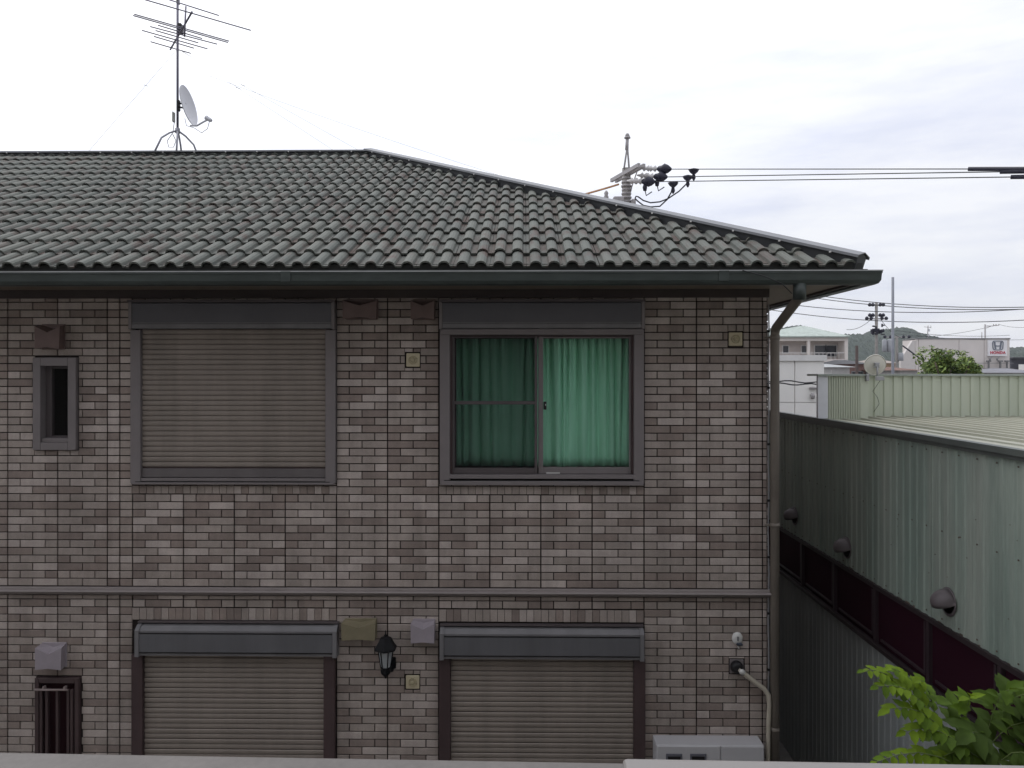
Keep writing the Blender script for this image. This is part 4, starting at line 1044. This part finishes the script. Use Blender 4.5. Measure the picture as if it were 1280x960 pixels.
# wires to the right with splice sleeves
M_spl = M_cov
wl = [('top', 1285, 211.2, 1207), ('middle', 1285, 214.2, 1247), ('lowest', 1285, 221, 1260)]
tees = [(1110, 462, 0), (1045, 535, 1), (885, 605, 2)]
for i, (nm, ex, ey, sx) in enumerate(wl):
    a = ends[i]; b = P(ex, ey, 17.5); b2 = a + (b - a)*1.6
    pts = [a.lerp(b2, s/24) for s in range(25)]
    t = thing('power_line', '%s of the three overhead power lines leaving the pole behind the roof' % nm, 'power line', tuple(a), 'overhead lines to the right')
    part(MB().tube(pts, .013, 6), 'conductor', M_wire, t)
    q0 = min(range(25), key=lambda s: abs(proj(pts[s])[0] - sx))
    # sleeve
    ps = []
    for s in range(200):
        p = a.lerp(b2, s/199)
        if proj(p)[0] > sx: ps.append(p)
    ps = [p - Vector((0, 0, 0.0)) for p in ps]
    if len(ps) > 3: part(MB().tube([ps[0], ps[-1]], .05, 8), 'protective_sleeve', M_spl, t)
    tx, ty, _ = tees[i]; tt = q3(tx, ty, YQ - 1.2)
    m = MB().lathe([(.02, -.30), (.06, -.22), (.04, -.12), (.12, -.05), (.16, .02), (.03, .06)], Matrix.Translation(tt), 8); part(m, 'tap_clamp', M_cov, t)
def hang(name, a, b, sag, r, mt, label, group=None, n=14, cat='cable'):
    a, b = Vector(a), Vector(b)
    pts = [a.lerp(b, s/n) - Vector((0, 0, sag*4*(s/n)*(1 - s/n))) for s in range(n+1)]
    return MB().tube(pts, r, 5).build(name, mt, None, label=label, cat=cat, group=group)
m = MB(); m.tube([q3(x, y, YQ - 1) for x, y in ((470, 770), (480, 745), (505, 750), (560, 790), (640, 815), (740, 805), (830, 770), (950, 690), (1040, 600), (1050, 570))], .022, 5); m.tube([q3(x, y, YQ - 1) for x, y in ((470, 770), (500, 800), (560, 845), (640, 862), (740, 855), (820, 780), (865, 700), (880, 630))], .022, 5)
part(m, 'jumper', M_wire, up)
hang('service_cable', P(690, 253, 22), q3(290, 615), .02, .03, mat('cable_orange', (.42, .22, .10), .6), 'orange-brown sleeved cable running left from the pole over the roof')
hang('thin_wire', P(262, 95, 14), P(760, 258, 23), 0.12, .0035, mat('guy_steel', (.5, .5, .5), .4), 'thin faint wire crossing the sky from the aerial toward the pole')

# ================================================================== BACKGROUND
# white flat building
YF = 16.0
a, b = P(955, 443.8, YF), P(1030, 443.8, YF)
wb = thing('white_block', 'plain white flat roofed building behind the downspout', 'building', (a.x, YF, 0))
M_wh = mat('white_siding', (.85, .83, .79), .7, var=.04, scale=1.2)
m = MB(); zt = a.z; xj = P(993.5, 470, YF).x; zj = P(993, 503, YF).z
for xa, xb_ in ((a.x - 2, xj - .008), (xj + .008, b.x)):
    for za2, zb2 in ((0, zj - .006), (zj + .006, zt - .12)):
        mm = MB().box((xa, YF, za2), (xb_, YF + .04, zb2)); part(mm, 'wall_panel', M_wh, wb)
m.box((a.x - 2, YF + .041, 0), (b.x, YF + 7, zt - .12)); part(m, 'wall', M_wh, wb)
m = MB().box((a.x - 2.05, YF - .04, zt - .12), (b.x + .04, YF + 7.05, zt)); part(m, 'coping', mat('coping_pale', (.72, .71, .69), .6), wb)
m = MB().tube([(b.x - .02, YF - .05, P(1016, 485, YF).z), (P(1011, 485, YF).x, YF - .05, P(1016, 485, YF).z)], .03, 6); m.lathe([(.03, -.06), (.05, 0), (.03, .06)], Matrix.Translation(P(1016, 495, YF - .05)), 8); part(m, 'wall_fitting', M_steel, wb)
for i, y in enumerate((476, 479)):
    m = MB(); pts = [P(955 + 8.5*s, y + 1.2*math.sin(s*1.3 + i*2) + .25*s, YF - 1.5) for s in range(9)]
    m.tube(pts, .012, 5).build('drop_cable', M_wire, None, label='%s of two slack cables strung across the white building' % ('upper', 'lower')[i], cat='cable', group='cables across the white building')
# beige house with balcony and hip roof
YH = 75.0
def h3(px, py, dy=0): return P(px, py, YH + dy)
hx0, hx1 = h3(940, 430).x, h3(1060, 430).x; he = h3(1000, 420.2).z
bh = thing('beige_house', 'distant beige two storey house with pale green hip roof and balcony', 'house', (hx1 - 4, YH, 0))
M_bei = mat('beige_wall', (.70, .645, .60), .8, var=.04); M_rec = mat('beige_wall_shaded', (.53, .475, .44), .8, var=.05)  # recess wall is a darker beige, balcony shade put into its colour
hs_ = (h3(1011, 441).x)
m = MB(); m.box((hx0, YH + 1.6, 0), (hx1, YH + 9, he - .1)); part(m, 'wall', M_rec, bh)
m = MB(); m.box((hx0, YH, h3(1000, 426).z), (hx1, YH + 1.6, he - .1)); part(m, 'balcony_beam', M_bei, bh)
m = MB(); m.box((hx1 - .32, YH, 0), (hx1, YH + 1.59, h3(1000, 426).z - .01)); part(m, 'balcony_pier', M_bei, bh)
m = MB(); m.box((hs_ - .12, YH + .02, h3(1000, 446).z), (hs_ + .14, YH + .3, h3(1000, 426).z - .01)); part(m, 'balcony_post', M_bei, bh)
m = MB(); m.box((hx0, YH + .05, h3(1000, 452.5).z), (hx1 - .33, YH + 1.55, h3(1000, 449).z)); part(m, 'balcony_floor', M_bei, bh)
m = MB(); m.box((hx0, YH + .06, h3(1000, 441.6).z), (hx1 - .33, YH + .14, h3(1000, 440.6).z))
for q in range(964, 1056, 5): m.box((h3(q, 440).x, YH + .08, h3(1000, 449).z), (h3(q, 440).x + .035, YH + .12, h3(1000, 441.6).z))
part(m, 'balcony_rail', mat('rail_pale', (.6, .58, .56), .5), bh)
M_dkg = glass_mat('far_glass', opaque=(.03, .03, .035))
for (l, r_, t, b_) in ((978.5, 985, 432.5, 441), (1002, 1009, 432.5, 441), (1018.5, 1031.5, 432, 445.5), (1032.5, 1045, 432, 445.5)):
    p0, p1 = h3(l, b_, 1.6), h3(r_, t, 1.6)
    m = MB().box((p0.x - .1, YH + 1.52, p0.z - .1), (p1.x + .1, YH + 1.599, p1.z + .1)); fo = part(m, 'window', mat('rail_pale', (.6, .58, .56), .5), bh)
    m = MB().box((p0.x, YH + 1.50, p0.z), (p1.x, YH + 1.519, p1.z)); part(m, 'pane', M_dkg, fo)
ap = h3(1006, 407.2, 4.4)
ex0, ex1, ez = hx0 - .3, hx1 + .15, he - .12
m = MB().add([(ex0, YH - .3, ez), (ex1, YH - .3, ez), (ex1, YH + 9.3, ez), (ex0, YH + 9.3, ez), (ap.x, YH + 4.5, ap.z), (ap.x - .4, YH + 4.5, ap.z), (ex0, YH - .3, ez + .12), (ex1, YH - .3, ez + .12), (ex1, YH + 9.3, ez + .12), (ex0, YH + 9.3, ez + .12)],
             [(0, 1, 2, 3), (0, 1, 7, 6), (1, 2, 8, 7), (2, 3, 9, 8), (3, 0, 6, 9), (6, 7, 4, 5), (7, 8, 4), (8, 9, 5, 4), (9, 6, 5)])
part(m, 'roof', mat('pale_green_roof', (.40, .45, .41), .8, scale=2.5, col2=(.20, .23, .20), lo=.48, hi=.8), bh)
# showroom building with sign
YS = 85.0
def s3(px, py, dy=0): return P(px, py, YS + dy)
sh_ = thing('showroom_building', 'distant grey-beige showroom building with a white logo sign', 'building', (s3(1195, 460).x, YS, 0))
M_sho = mat('showroom_wall', (.64, .595, .565), .8, var=.04, scale=.6); M_shd = mat('showroom_trim', (.20, .20, .20), .7)
xa, xb_ = s3(1145, 430).x, s3(1262, 430).x; zt = s3(1200, 424).z
xm1, xm2 = s3(1148, 430).x, s3(1198.5, 430).x
for (l, r_) in ((xa, xm1), (xm1 + .05, xm2), (xm2 + .05, s3(1230, 430).x), (s3(1230, 430).x + .05, xb_)):
    m = MB().box((l, YS, 0), (r_, YS + .15, zt)); part(m, 'wall_panel', M_sho, sh_)
m = MB().box((xa, YS + .16, 0), (xb_, YS + 3, zt - .05)); part(m, 'wall', M_sho, sh_)
m = MB().box((xa - .05, YS - .06, zt), (xb_ + .06, YS + 3, zt + .12)); part(m, 'coping', M_shd, sh_)
m = MB().poly([s3(1145, 425.5, .05), s3(1140.5, 426), s3(1126, 449, 0), s3(1126, 520, 0), s3(1145, 520, .05)], (0, .4, 0)); part(m, 'side_wing', mat('showroom_wing', (.58, .545, .52), .8, var=.04), sh_)
for q in (1233, 1247.5, 1256):
    m = MB().box((s3(q - .7, 451).x, YS - .5, 0), (s3(q + .7, 451).x, YS - .3, s3(q, 451).z)); m.box((s3(q - 2, 451).x, YS - .6, s3(q, 452.5).z), (s3(q + 2, 451).x, YS - .2, s3(q, 450.5).z)); part(m, 'canopy_post', M_shd, sh_)
m = MB()
for y in (454, 460.5, 463): m.box((s3(1205, y).x, YS - .45, s3(1205, y + .25).z), (s3(1264, y).x, YS - .4, s3(1205, y - .25).z))
part(m, 'handrail', M_shd, sh_)
# sign
sx0, sx1, sz0, sz1 = s3(1233.8, 440).x, s3(1257, 440).x, s3(1245, 445).z, s3(1245, 425).z
sign = thing('logo_sign', 'white square sign with grey H emblem and red lettering on the showroom', 'sign', ((sx0+sx1)/2, YS - .25, sz0))
m = MB().box((sx0, YS - .25, sz0), (sx1, YS - .01, sz1)); part(m, 'sign_panel', mat('sign_white', (.78, .77, .78), .5, var=.02), sign)
M_emb = mat('emblem_grey', (.16, .18, .22), .4); M_red = mat('lettering_red', (.50, .06, .09), .5)
cx = (sx0+sx1)/2; ec = s3(1245, 432).z; ew = (sx1 - sx0)*.315; eh = (sz1 - sz0)*.295
yE = YS - .252
m = MB(); ring_o, ring_i = [], []
def rrect(w_, h_, r_, n=6, tp=.9):
    o = []
    for (sx, sy, a0) in ((1, 1, 0), (-1, 1, 90), (-1, -1, 180), (1, -1, 270)):
        for i in range(n+1):
            q = R(a0 + 90*i/n); X = sx*(w_ - r_) + r_*math.cos(q); Z = sy*(h_ - r_) + r_*math.sin(q)
            X *= 1 - (1 - tp)*(1 - Z/h_)/2
            o.append((X, Z))
    return o
ro, ri = rrect(ew, eh, .26, tp=.86), rrect(ew*.86, eh*.86, .2, tp=.86); n = len(ro)
vs = [(cx + a_, yE - .06, ec + b_) for a_, b_ in ro] + [(cx + a_, yE - .06, ec + b_) for a_, b_ in ri] + [(cx + a_, yE, ec + b_) for a_, b_ in ro] + [(cx + a_, yE, ec + b_) for a_, b_ in ri]
fs = []
for i in range(n):
    j = (i+1) % n; fs += [(i, j, n+j, n+i), (2*n+i, 3*n+i, 3*n+j, 2*n+j), (i, 2*n+i, 2*n+j, j), (n+i, n+j, 3*n+j, 3*n+i)]
m.add(vs, fs); part(m, 'emblem_ring', M_emb, sign)
m = MB()
for s in (-1, 1):
    pts = [(s*.70, .78), (s*.42, .78), (s*.36, .05), (0, -.02), (0, -.22), (s*.32, -.20), (s*.26, -.80), (s*.52, -.80), (s*.60, -.10)]
    pp = [(cx + a_*ew, yE - .05, ec + b_*eh) for a_, b_ in pts]
    m.poly(pp if s > 0 else pp[::-1], (0, .05, 0))
part(m, 'emblem_letter', M_emb, sign)
tcu = bpy.data.curves.new('lettering', 'FONT'); tcu.body = 'HONDA'; tcu.align_x = 'CENTER'; tcu.align_y = 'CENTER'; tcu.extrude = .02; tcu.size = .36; tcu.space_character = 1.15; tcu.offset = .012
to = bpy.data.objects.new('lettering_tmp', tcu); COL.objects.link(to)
dg = bpy.context.evaluated_depsgraph_get(); me = bpy.data.meshes.new_from_object(to.evaluated_get(dg)); bpy.data.objects.remove(to)
me.materials.clear(); me.materials.append(M_red)
wdt = max(v.co.x for v in me.vertices) - min(v.co.x for v in me.vertices); sxx = (sx1 - sx0)*.82/wdt
me.transform(Matrix.Translation((cx, yE - .02, s3(1245, 441).z)) @ Matrix.Rotation(R(90), 4, 'X') @ Matrix.Diagonal((sxx, 1.15, 1, 1)))
o = link('lettering', me); o.parent = sign; o.matrix_parent_inverse = Matrix.Translation(-Vector(sign.location))
# sign lamps, roof aerial, poles
for q in (1240, 1249):
    m = MB().tube([s3(q, 446, -.2), s3(q - 2.5, 449, -1.0)], .05, 5); m.lathe([(.06, -.15), (.14, .1)], Matrix.Translation(s3(q - 2.5, 449, -1.0)), 8); part(m, 'sign_lamp', M_shd, sign)
YA = YS + 3
t = thing('roof_aerial', 'small aerial with two round dishes on the showroom roof', 'antenna', tuple(s3(1159.5, 424, 3)))
def a3(px, py): return P(px, py, YA)
m = MB().tube([a3(1159.5, 424), a3(1160, 407)], .05, 6); part(m, 'mast', M_steel, t)
m = MB().tube([a3(1155, 408.5), a3(1164, 409.5)], .03, 5); m.tube([a3(1163.5, 407), a3(1163.5, 410)], .03, 5); part(m, 'element', M_steel, t)
for q in ((1161, 413), (1160, 419.5)): part(dish_mesh(a3(*q), Vector((.5, -.8, .2)).normalized(), .17, .05), 'reflector', M_dish, t)
t = thing('street_pole', 'slim pole with a bracket arm behind the showroom roof', 'pole', (a3(1231.3, 424).x, YA + 4, 0))
m = MB().tube([(a3(1231.3, 424).x*1.047, YA + 4, 0), P(1231.3, 405.5, YA + 4)], .09, 7); part(m, 'pole_shaft', M_steel, t)
m = MB().tube([P(1231.3, 407.5, YA + 4), P(1240, 407.5, YA + 4), P(1249, 406.3, YA + 4)], .05, 5); m.tube([P(1231.3, 410.5, YA + 4), P(1239, 407.6, YA + 4)], .04, 5)
for q in (1242, 1245, 1248.5): m.lathe([(.04, 0), (.07, .1), (.03, .2)], Matrix.Translation(P(q, 407, YA + 4)), 6)
part(m, 'bracket_arm', M_steel, t)
t = thing('street_pole', 'short thin rod standing on the showroom roof', 'pole', tuple(a3(1227.3, 424)))
m = MB().tube([a3(1227.3, 424), a3(1227.3, 415)], .04, 6); part(m, 'pole_shaft', M_steel, t)
# dark building at right edge
t = thing('dark_building', 'dark low building at the right edge beside the showroom', 'building', (P(1285, 460, 95).x, 95, 0))
m = MB().box((P(1264, 460, 95).x, 95, 0), (P(1310, 460, 95).x, 103, P(1270, 448, 95).z)); part(m, 'wall', mat('dark_wall', (.06, .06, .075), .7), t)
m = MB().box((P(1262.5, 460, 95).x, 94.5, P(1270, 448, 95).z), (P(1312, 460, 95).x, 103.5, P(1270, 446.5, 95).z)); part(m, 'roof', mat('dark_roof', (.10, .10, .11), .7), t)
m = MB().box((P(1273.5, 455, 94.4).x, 94.3, P(1276, 463, 94.4).z), (P(1290, 455, 94.4).x, 94.45, P(1276, 455.5, 94.4).z)); part(m, 'sign_panel', M_wh, t)
# low houses between
def small_house(px0, px1, pe, pr, Y, wallc, roofc, label, nm='far_house'):
    a, b = P(px0, pe, Y), P(px1, pe, Y); t = thing(nm, label, 'house', ((a.x+b.x)/2, Y, 0)); d = 7
    m = MB().box((a.x, Y, 0), (b.x, Y + d, a.z)); part(m, 'wall', wallc, t)
    zr_ = P(px0, pr, Y + d/2).z; o = .4
    m = MB().add([(a.x - o, Y - o, a.z), (b.x + o, Y - o, a.z), (b.x + o, Y + d + o, a.z), (a.x - o, Y + d + o, a.z), (a.x + .3, Y + d/2, zr_), (b.x - .3, Y + d/2, zr_)], [(0, 1, 2, 3), (0, 1, 5, 4), (2, 3, 4, 5), (1, 2, 5), (3, 0, 4)]); part(m, 'roof', roofc, t)
    nw = max(1, int((b.x - a.x)/2.2))
    for i in range(nw):
        x = a.x + (i + .5)*(b.x - a.x)/nw
        m = MB().box((x - .5, Y - .06, a.z - 1.7), (x + .5, Y - .005, a.z - .6)); fo = part(m, 'window', M_shd, t)
        m = MB().box((x - .43, Y - .075, a.z - 1.62), (x + .43, Y - .0605, a.z - .68)); part(m, 'pane', M_dkg, fo)
M_tan = mat('tan_wall', (.42, .30, .19), .8, var=.15); M_rb = mat('red_brown_wall', (.22, .13, .11), .8, var=.2); M_gry = mat('grey_wall', (.42, .41, .40), .8, var=.1); M_dr = mat('dark_tile_roof', (.05, .05, .055), .7, var=.2)
small_house(1060, 1083, 455, 450, 66, M_rb, M_dr, 'low red-brown house between the beige house and the dish')
small_house(1098, 1122, 454, 449.5, 88, M_tan, mat('tan_roof', (.30, .26, .23), .8, var=.15), 'low tan house glimpsed right of the dish')
small_house(1126, 1147, 463, 459, 60, M_gry, mat('rust_roof', (.16, .09, .07), .8, var=.2), 'small rusty roofed shed below the slanted showroom side')
small_house(1040, 1062, 459, 455, 58, M_gry, mat('slate_roof', (.36, .37, .37), .8), 'pale grey lean-to in front of the beige house')
small_house(1266, 1300, 466, 460.5, 60, M_gry, mat('grey_roof', (.17, .17, .19), .6), 'grey roofed shed at the right edge by the dark building')
# round bush behind the parapet
def foliage(c, rad, n, size, seed, mats, squash=1.0, clumps=16):
    rnd = random.Random(seed); m = MB(); cl = []
    for i in range(clumps):
        v = Vector((rnd.gauss(0, 1), rnd.gauss(0, 1), rnd.gauss(0, 1))).normalized()*rnd.uniform(.35, .92)
        cl.append((Vector((v.x*rad.x, v.y*rad.y, v.z*rad.z)), rnd.uniform(.24, .42)))
    for i in range(n):
        cc, cr = cl[rnd.randrange(clumps)]
        v = Vector((rnd.gauss(0, 1), rnd.gauss(0, 1), rnd.gauss(0, 1))).normalized()*rnd.uniform(.55, 1.05)*cr
        p = c + cc + Vector((v.x*rad.x, v.y*rad.y, v.z*rad.z))
        nn = (v + Vector((rnd.uniform(-.7, .7), rnd.uniform(-.7, .7), rnd.uniform(0, 1)))).normalized(); u = nn.orthogonal().normalized(); u.rotate(Matrix.Rotation(rnd.uniform(0, 6.28), 3, nn)); vv = nn.cross(u)
        s = size*rnd.uniform(.6, 1.4)
        m.add([p - u*s, p - vv*s*.45, p + u*s*1.1 + nn*s*.2, p + vv*s*.45], [(0, 1, 2, 3)], rnd.randrange(len(mats)))
    return m
M_bush = [mat('bush_leaf_a', (.14, .21, .04), .6, var=.2), mat('bush_leaf_b', (.085, .145, .032), .6, var=.2), mat('bush_leaf_c', (.20, .26, .06), .6, var=.2)]
YT = 18.0; tcn = P(1186, 461, YT)
bt_ = thing('round_tree', 'rounded leafy green tree top showing above the warehouse parapet', 'tree', (tcn.x, YT, 0))
part(MB().tube([(tcn.x, YT, 0), (tcn.x + .1, YT, 2), (tcn.x, YT, tcn.z)], .11, 8, r2=.04), 'trunk', M_bark, bt_)
for k_ in range(5):
    an = k_*1.25; part(MB().tube([(tcn.x, YT, tcn.z - 1.2), (tcn.x + .35*math.cos(an), YT + .35*math.sin(an), tcn.z - .3), (tcn.x + .6*math.cos(an), YT + .6*math.sin(an), tcn.z + .15)], .035, 6, r2=.012), 'limb', M_bark, bt_)
part(foliage(tcn + Vector((0, 0, -.12)), Vector((.78, .75, .62)), 9000, .042, 4, M_bush, clumps=30), 'crown', M_bush, bt_)
# distant poles
def pole(px, ptop, Y, r, label, arms=(), tr=None, mt=None):
    c = P(px, ptop, Y); t = thing('utility_pole', label, 'utility pole', (c.x, Y, 0), 'distant utility poles')
    part(MB().tube([(c.x, Y, 0), c], r*1.25, 8, r2=r), 'pole_shaft', mt or M_conc, t)
    for y, hw in arms:
        z = P(px, y, Y).z; s = Y/F
        part(MB().box((c.x - hw*s, Y - .06, z - .05), (c.x + hw*s, Y + .06, z + .05)), 'crossarm', M_steel, t)
        for q in (-1, -.55, .55, 1):
            part(MB().lathe([(.05, 0), (.14, .06), (.14, .18), (.05, .28)], Matrix.Translation((c.x + q*hw*s*.92, Y - .02, z - .10)), 8), 'insulator', M_cov, t)
    for (x, y, w_, h_) in (tr or ()):
        p = P(x, y, Y - .2); s = Y/F
        part(MB().lathe([(w_*s*.85, -h_*s), (w_*s, -h_*s*.9), (w_*s, h_*s*.85), (w_*s*.6, h_*s)], Matrix.Translation(p), 12), 'transformer', M_gry2, t)
    return t
M_gry2 = mat('transformer_grey', (.30, .31, .33), .5, var=.1)
p1 = pole(1095.5, 378, 60, .11, 'concrete pole with two tiers of insulators left of the tall grey mast', ((381.5, 9), (394.5, 9), (398.5, 13)))
m = MB()
for k_ in range(26):
    rr_ = random.Random(k_); x, y = 1095.5 + rr_.uniform(-8, 8), rr_.uniform(407, 419); q = P(x, y, 59.8); m.bbox(q, q + Vector((rr_.uniform(.06, .28), .2, rr_.uniform(.06, .25))), .02)
part(m, 'switch_gear', M_cov, p1)
pole(1116, 346.5, 35, .06, 'tall slim grey steel mast rising right of the dish', (), None, mat('mast_blue_grey', (.22, .23, .26), .5))
p3 = pole(1121, 420, 70, .12, 'pole carrying grey transformer drums behind the tall mast', ((421.5, 16),), ((1112, 432, 3.2, 8), (1105.5, 432, 2.8, 7.5), (1126, 446, 3, 5)))
pole(1071, 432, 45, .085, 'short dark brown wooden pole left of the white dish', (), None, mat('pole_wood', (.07, .05, .045), .8))
for k_ in range(3):
    pass
# background lines
bl = [((930, 352), (1300, 383.5), 58), ((930, 356), (1300, 386), 58), ((930, 372), (1300, 385), 60), ((930, 381.5), (1300, 399), 60)]
for i, (a, b, Y) in enumerate(bl):
    hang('power_line', P(a[0], a[1], Y + 6), P(b[0], b[1], Y - 8), .7, .028, M_wire, '%s distant power line passing under the eave corner' % ('highest', 'second', 'third', 'lowest')[i], 'distant power lines', cat='power line')
for i, (a, b, Y) in enumerate([((1120, 413), (1262, 419), 80), ((1120, 417), (1300, 424), 80), ((1121, 421), (1231, 410), 80), ((1058, 412), (1092, 396), 60), ((1249, 405.7), (1300, 406.5), 88), ((1100, 398), (1131, 424), 62)]):
    hang('telephone_line', P(a[0], a[1], Y), P(b[0], b[1], Y), .3, .018, M_wire, ('thin line running from the transformers over the showroom', 'lower thin line from the transformers past the showroom', 'thin line rising to the bracket pole on the showroom', 'thin line slanting down left from the insulator pole', 'thin line leaving the bracket arm to the right', 'thin line slanting down right from the insulator pole')[i], 'thin distant lines', cat='wire')
hang('stay_wire', P(1128, 432, 50), P(1154, 451, 50), 0, .05, M_cov, 'dark diagonal stay wire in front of the slanted showroom side')
# hills with woods
rh = random.Random(9)
def hill(name, x0, x1, Y, hf, depth, cols):
    nx, ny = 1300, 44; vs = []; fs = []
    for j in range(ny+1):
        s = j/ny
        for i in range(nx+1):
            x = x0 + (x1 - x0)*i/nx; top = hf(x)
            y = Y + depth*s
            z = top*math.sin(min(1, s*1.25)*math.pi/2)
            z += 1.6*mnoise.noise(Vector((x*.9, y*.8, 5))) + 2.0*(mnoise.noise(Vector((x*.14, y*.10, 3)))) + 1.4*abs(mnoise.noise(Vector((x*.33, y*.28, 8))))
            vs.append((x, y, z if j else -1))
    for j in range(ny):
        for i in range(nx): k_ = j*(nx+1) + i; fs.append((k_, k_+1, k_+nx+2, k_+nx+1))
    MB().add(vs, fs).build(name, cols, None, kind='structure')
def hz_(x):
    px = 655 + x/680*F
    pts = [(300, 440), (880, 425), (960, 411), (985, 408), (1010, 416), (1050, 419), (1070, 418), (1090, 413), (1105, 410), (1130, 417), (1150, 430), (1200, 437), (1262, 434), (1275, 434), (1320, 440), (1700, 446)]
    for (a, b), (c, d) in zip(pts, pts[1:]):
        if a <= px <= c: t = (px - a)/(c - a); t = t*t*(3 - 2*t); y = b + (d - b)*t; return ZC + (HZ - y)/F*680 - 2
    return 14
hill('hills', -250, 720, 560, hz_, 130, mat('woodland', (.022, .036, .024), .9, scale=.22, col2=(.04, .056, .034), lo=.35, hi=.7))

# ================================================================== BALCONY THE VIEW IS TAKEN FROM
e0, e1 = PZ(0, 938.5, ZC - .46), PZ(900, 954, ZC - .46)
dr = (e1 - e0).normalized(); pr_ = Vector((-dr.y, dr.x, 0)) * -1
bal = thing('balcony_parapet', 'pale metal balcony coping in the foreground along the bottom edge', 'balcony', ((e0.x+e1.x)/2, e0.y - .1, ZC - 1.6))
M_cop = mat('coping_metal', (.125, .112, .104), .5, var=.14, scale=9, spec=.4, fine=.08, bscale=140)
A = e0 - dr*1.2; Bq = e0 + dr*2.4
def strip(p, q, z0, z1, d0, d1, nm, mt):
    m = MB(); vs = []
    for zz in (z0, z1):
        for pt, dd in ((p, d0), (q, d0), (q, d1), (p, d1)): vs.append((pt.x + pr_.x*dd, pt.y + pr_.y*dd, zz))
    m.add(vs, [(0, 1, 2, 3), (4, 5, 6, 7), (0, 1, 5, 4), (1, 2, 6, 5), (2, 3, 7, 6), (3, 0, 4, 7)])
    o = part(m, nm, mt, bal); bv = o.modifiers.new('bevel', 'BEVEL'); bv.width = .006; bv.segments = 3
zt = ZC - .46
strip(A, Bq, zt - .03, zt, 0, .17, 'coping', M_cop)
j0 = PZ(778, 949, zt + .0035)
sj = (j0 - e0).dot(dr)
strip(e0 + dr*sj, Bq + dr*.2, zt - .034, zt + .0035, -.004, .174, 'coping_cover', mat('coping_cover_pale', (.22, .205, .195), .4, var=.03, spec=.5))
strip(A, Bq, ZC - 1.6, zt - .03, .03, .14, 'parapet_wall', M_plaster)

# ---- the building behind the viewpoint, to which the balcony belongs
vb = thing('rendered_house', 'pale rendered house behind the viewpoint to which the balcony belongs', 'house', (0, -1.6, 0))
VH = 9.8  # unseen house; height raised to deepen the shade below the eave opposite
m = MB(); m.box((-13, -9.5, 0), (7.5, -1.6, VH - .01)); part(m, 'wall', M_plaster, vb)
m = MB(); m.add([(-13.6, -10.1, VH), (8.1, -10.1, VH), (8.1, -1.0, VH), (-13.6, -1.0, VH), (-10, -5.5, VH + 2), (4.5, -5.5, VH + 2)], [(0, 1, 2, 3), (2, 3, 4, 5), (0, 1, 5, 4), (1, 2, 5), (3, 0, 4)]); part(m, 'roof', M_ridge, vb)
m = MB(); m.box((-2.2, -1.599, ZC - 1.75), (3.0, 1.05, ZC - 1.6)); part(m, 'balcony_floor', M_plaster, vb)
for x in (-1.6, .2):
    m = MB(); m.box((x, -1.64, ZC - 1.55), (x + 1.7, -1.601, ZC + .5)); fo = part(m, 'window', M_frame, vb)
    m = MB(); m.box((x + .06, -1.60, ZC - 1.5), (x + 1.64, -1.59, ZC + .44)); part(m, 'pane', M_dkg, fo)

# ---- the hazy air
hzm = bpy.data.materials.new('haze_air'); hzm.use_nodes = True; t = hzm.node_tree; t.nodes.clear()
ho = N(t, 'ShaderNodeOutputMaterial'); pv = N(t, 'ShaderNodeVolumePrincipled'); pv.inputs['Color'].default_value = (.86, .90, .97, 1); pv.inputs['Density'].default_value = .00026
t.links.new(pv.outputs[0], ho.inputs['Volume'])
MB().box((-330, -25, -1.5), (760, 730, 46)).build('haze', hzm, kind='stuff')
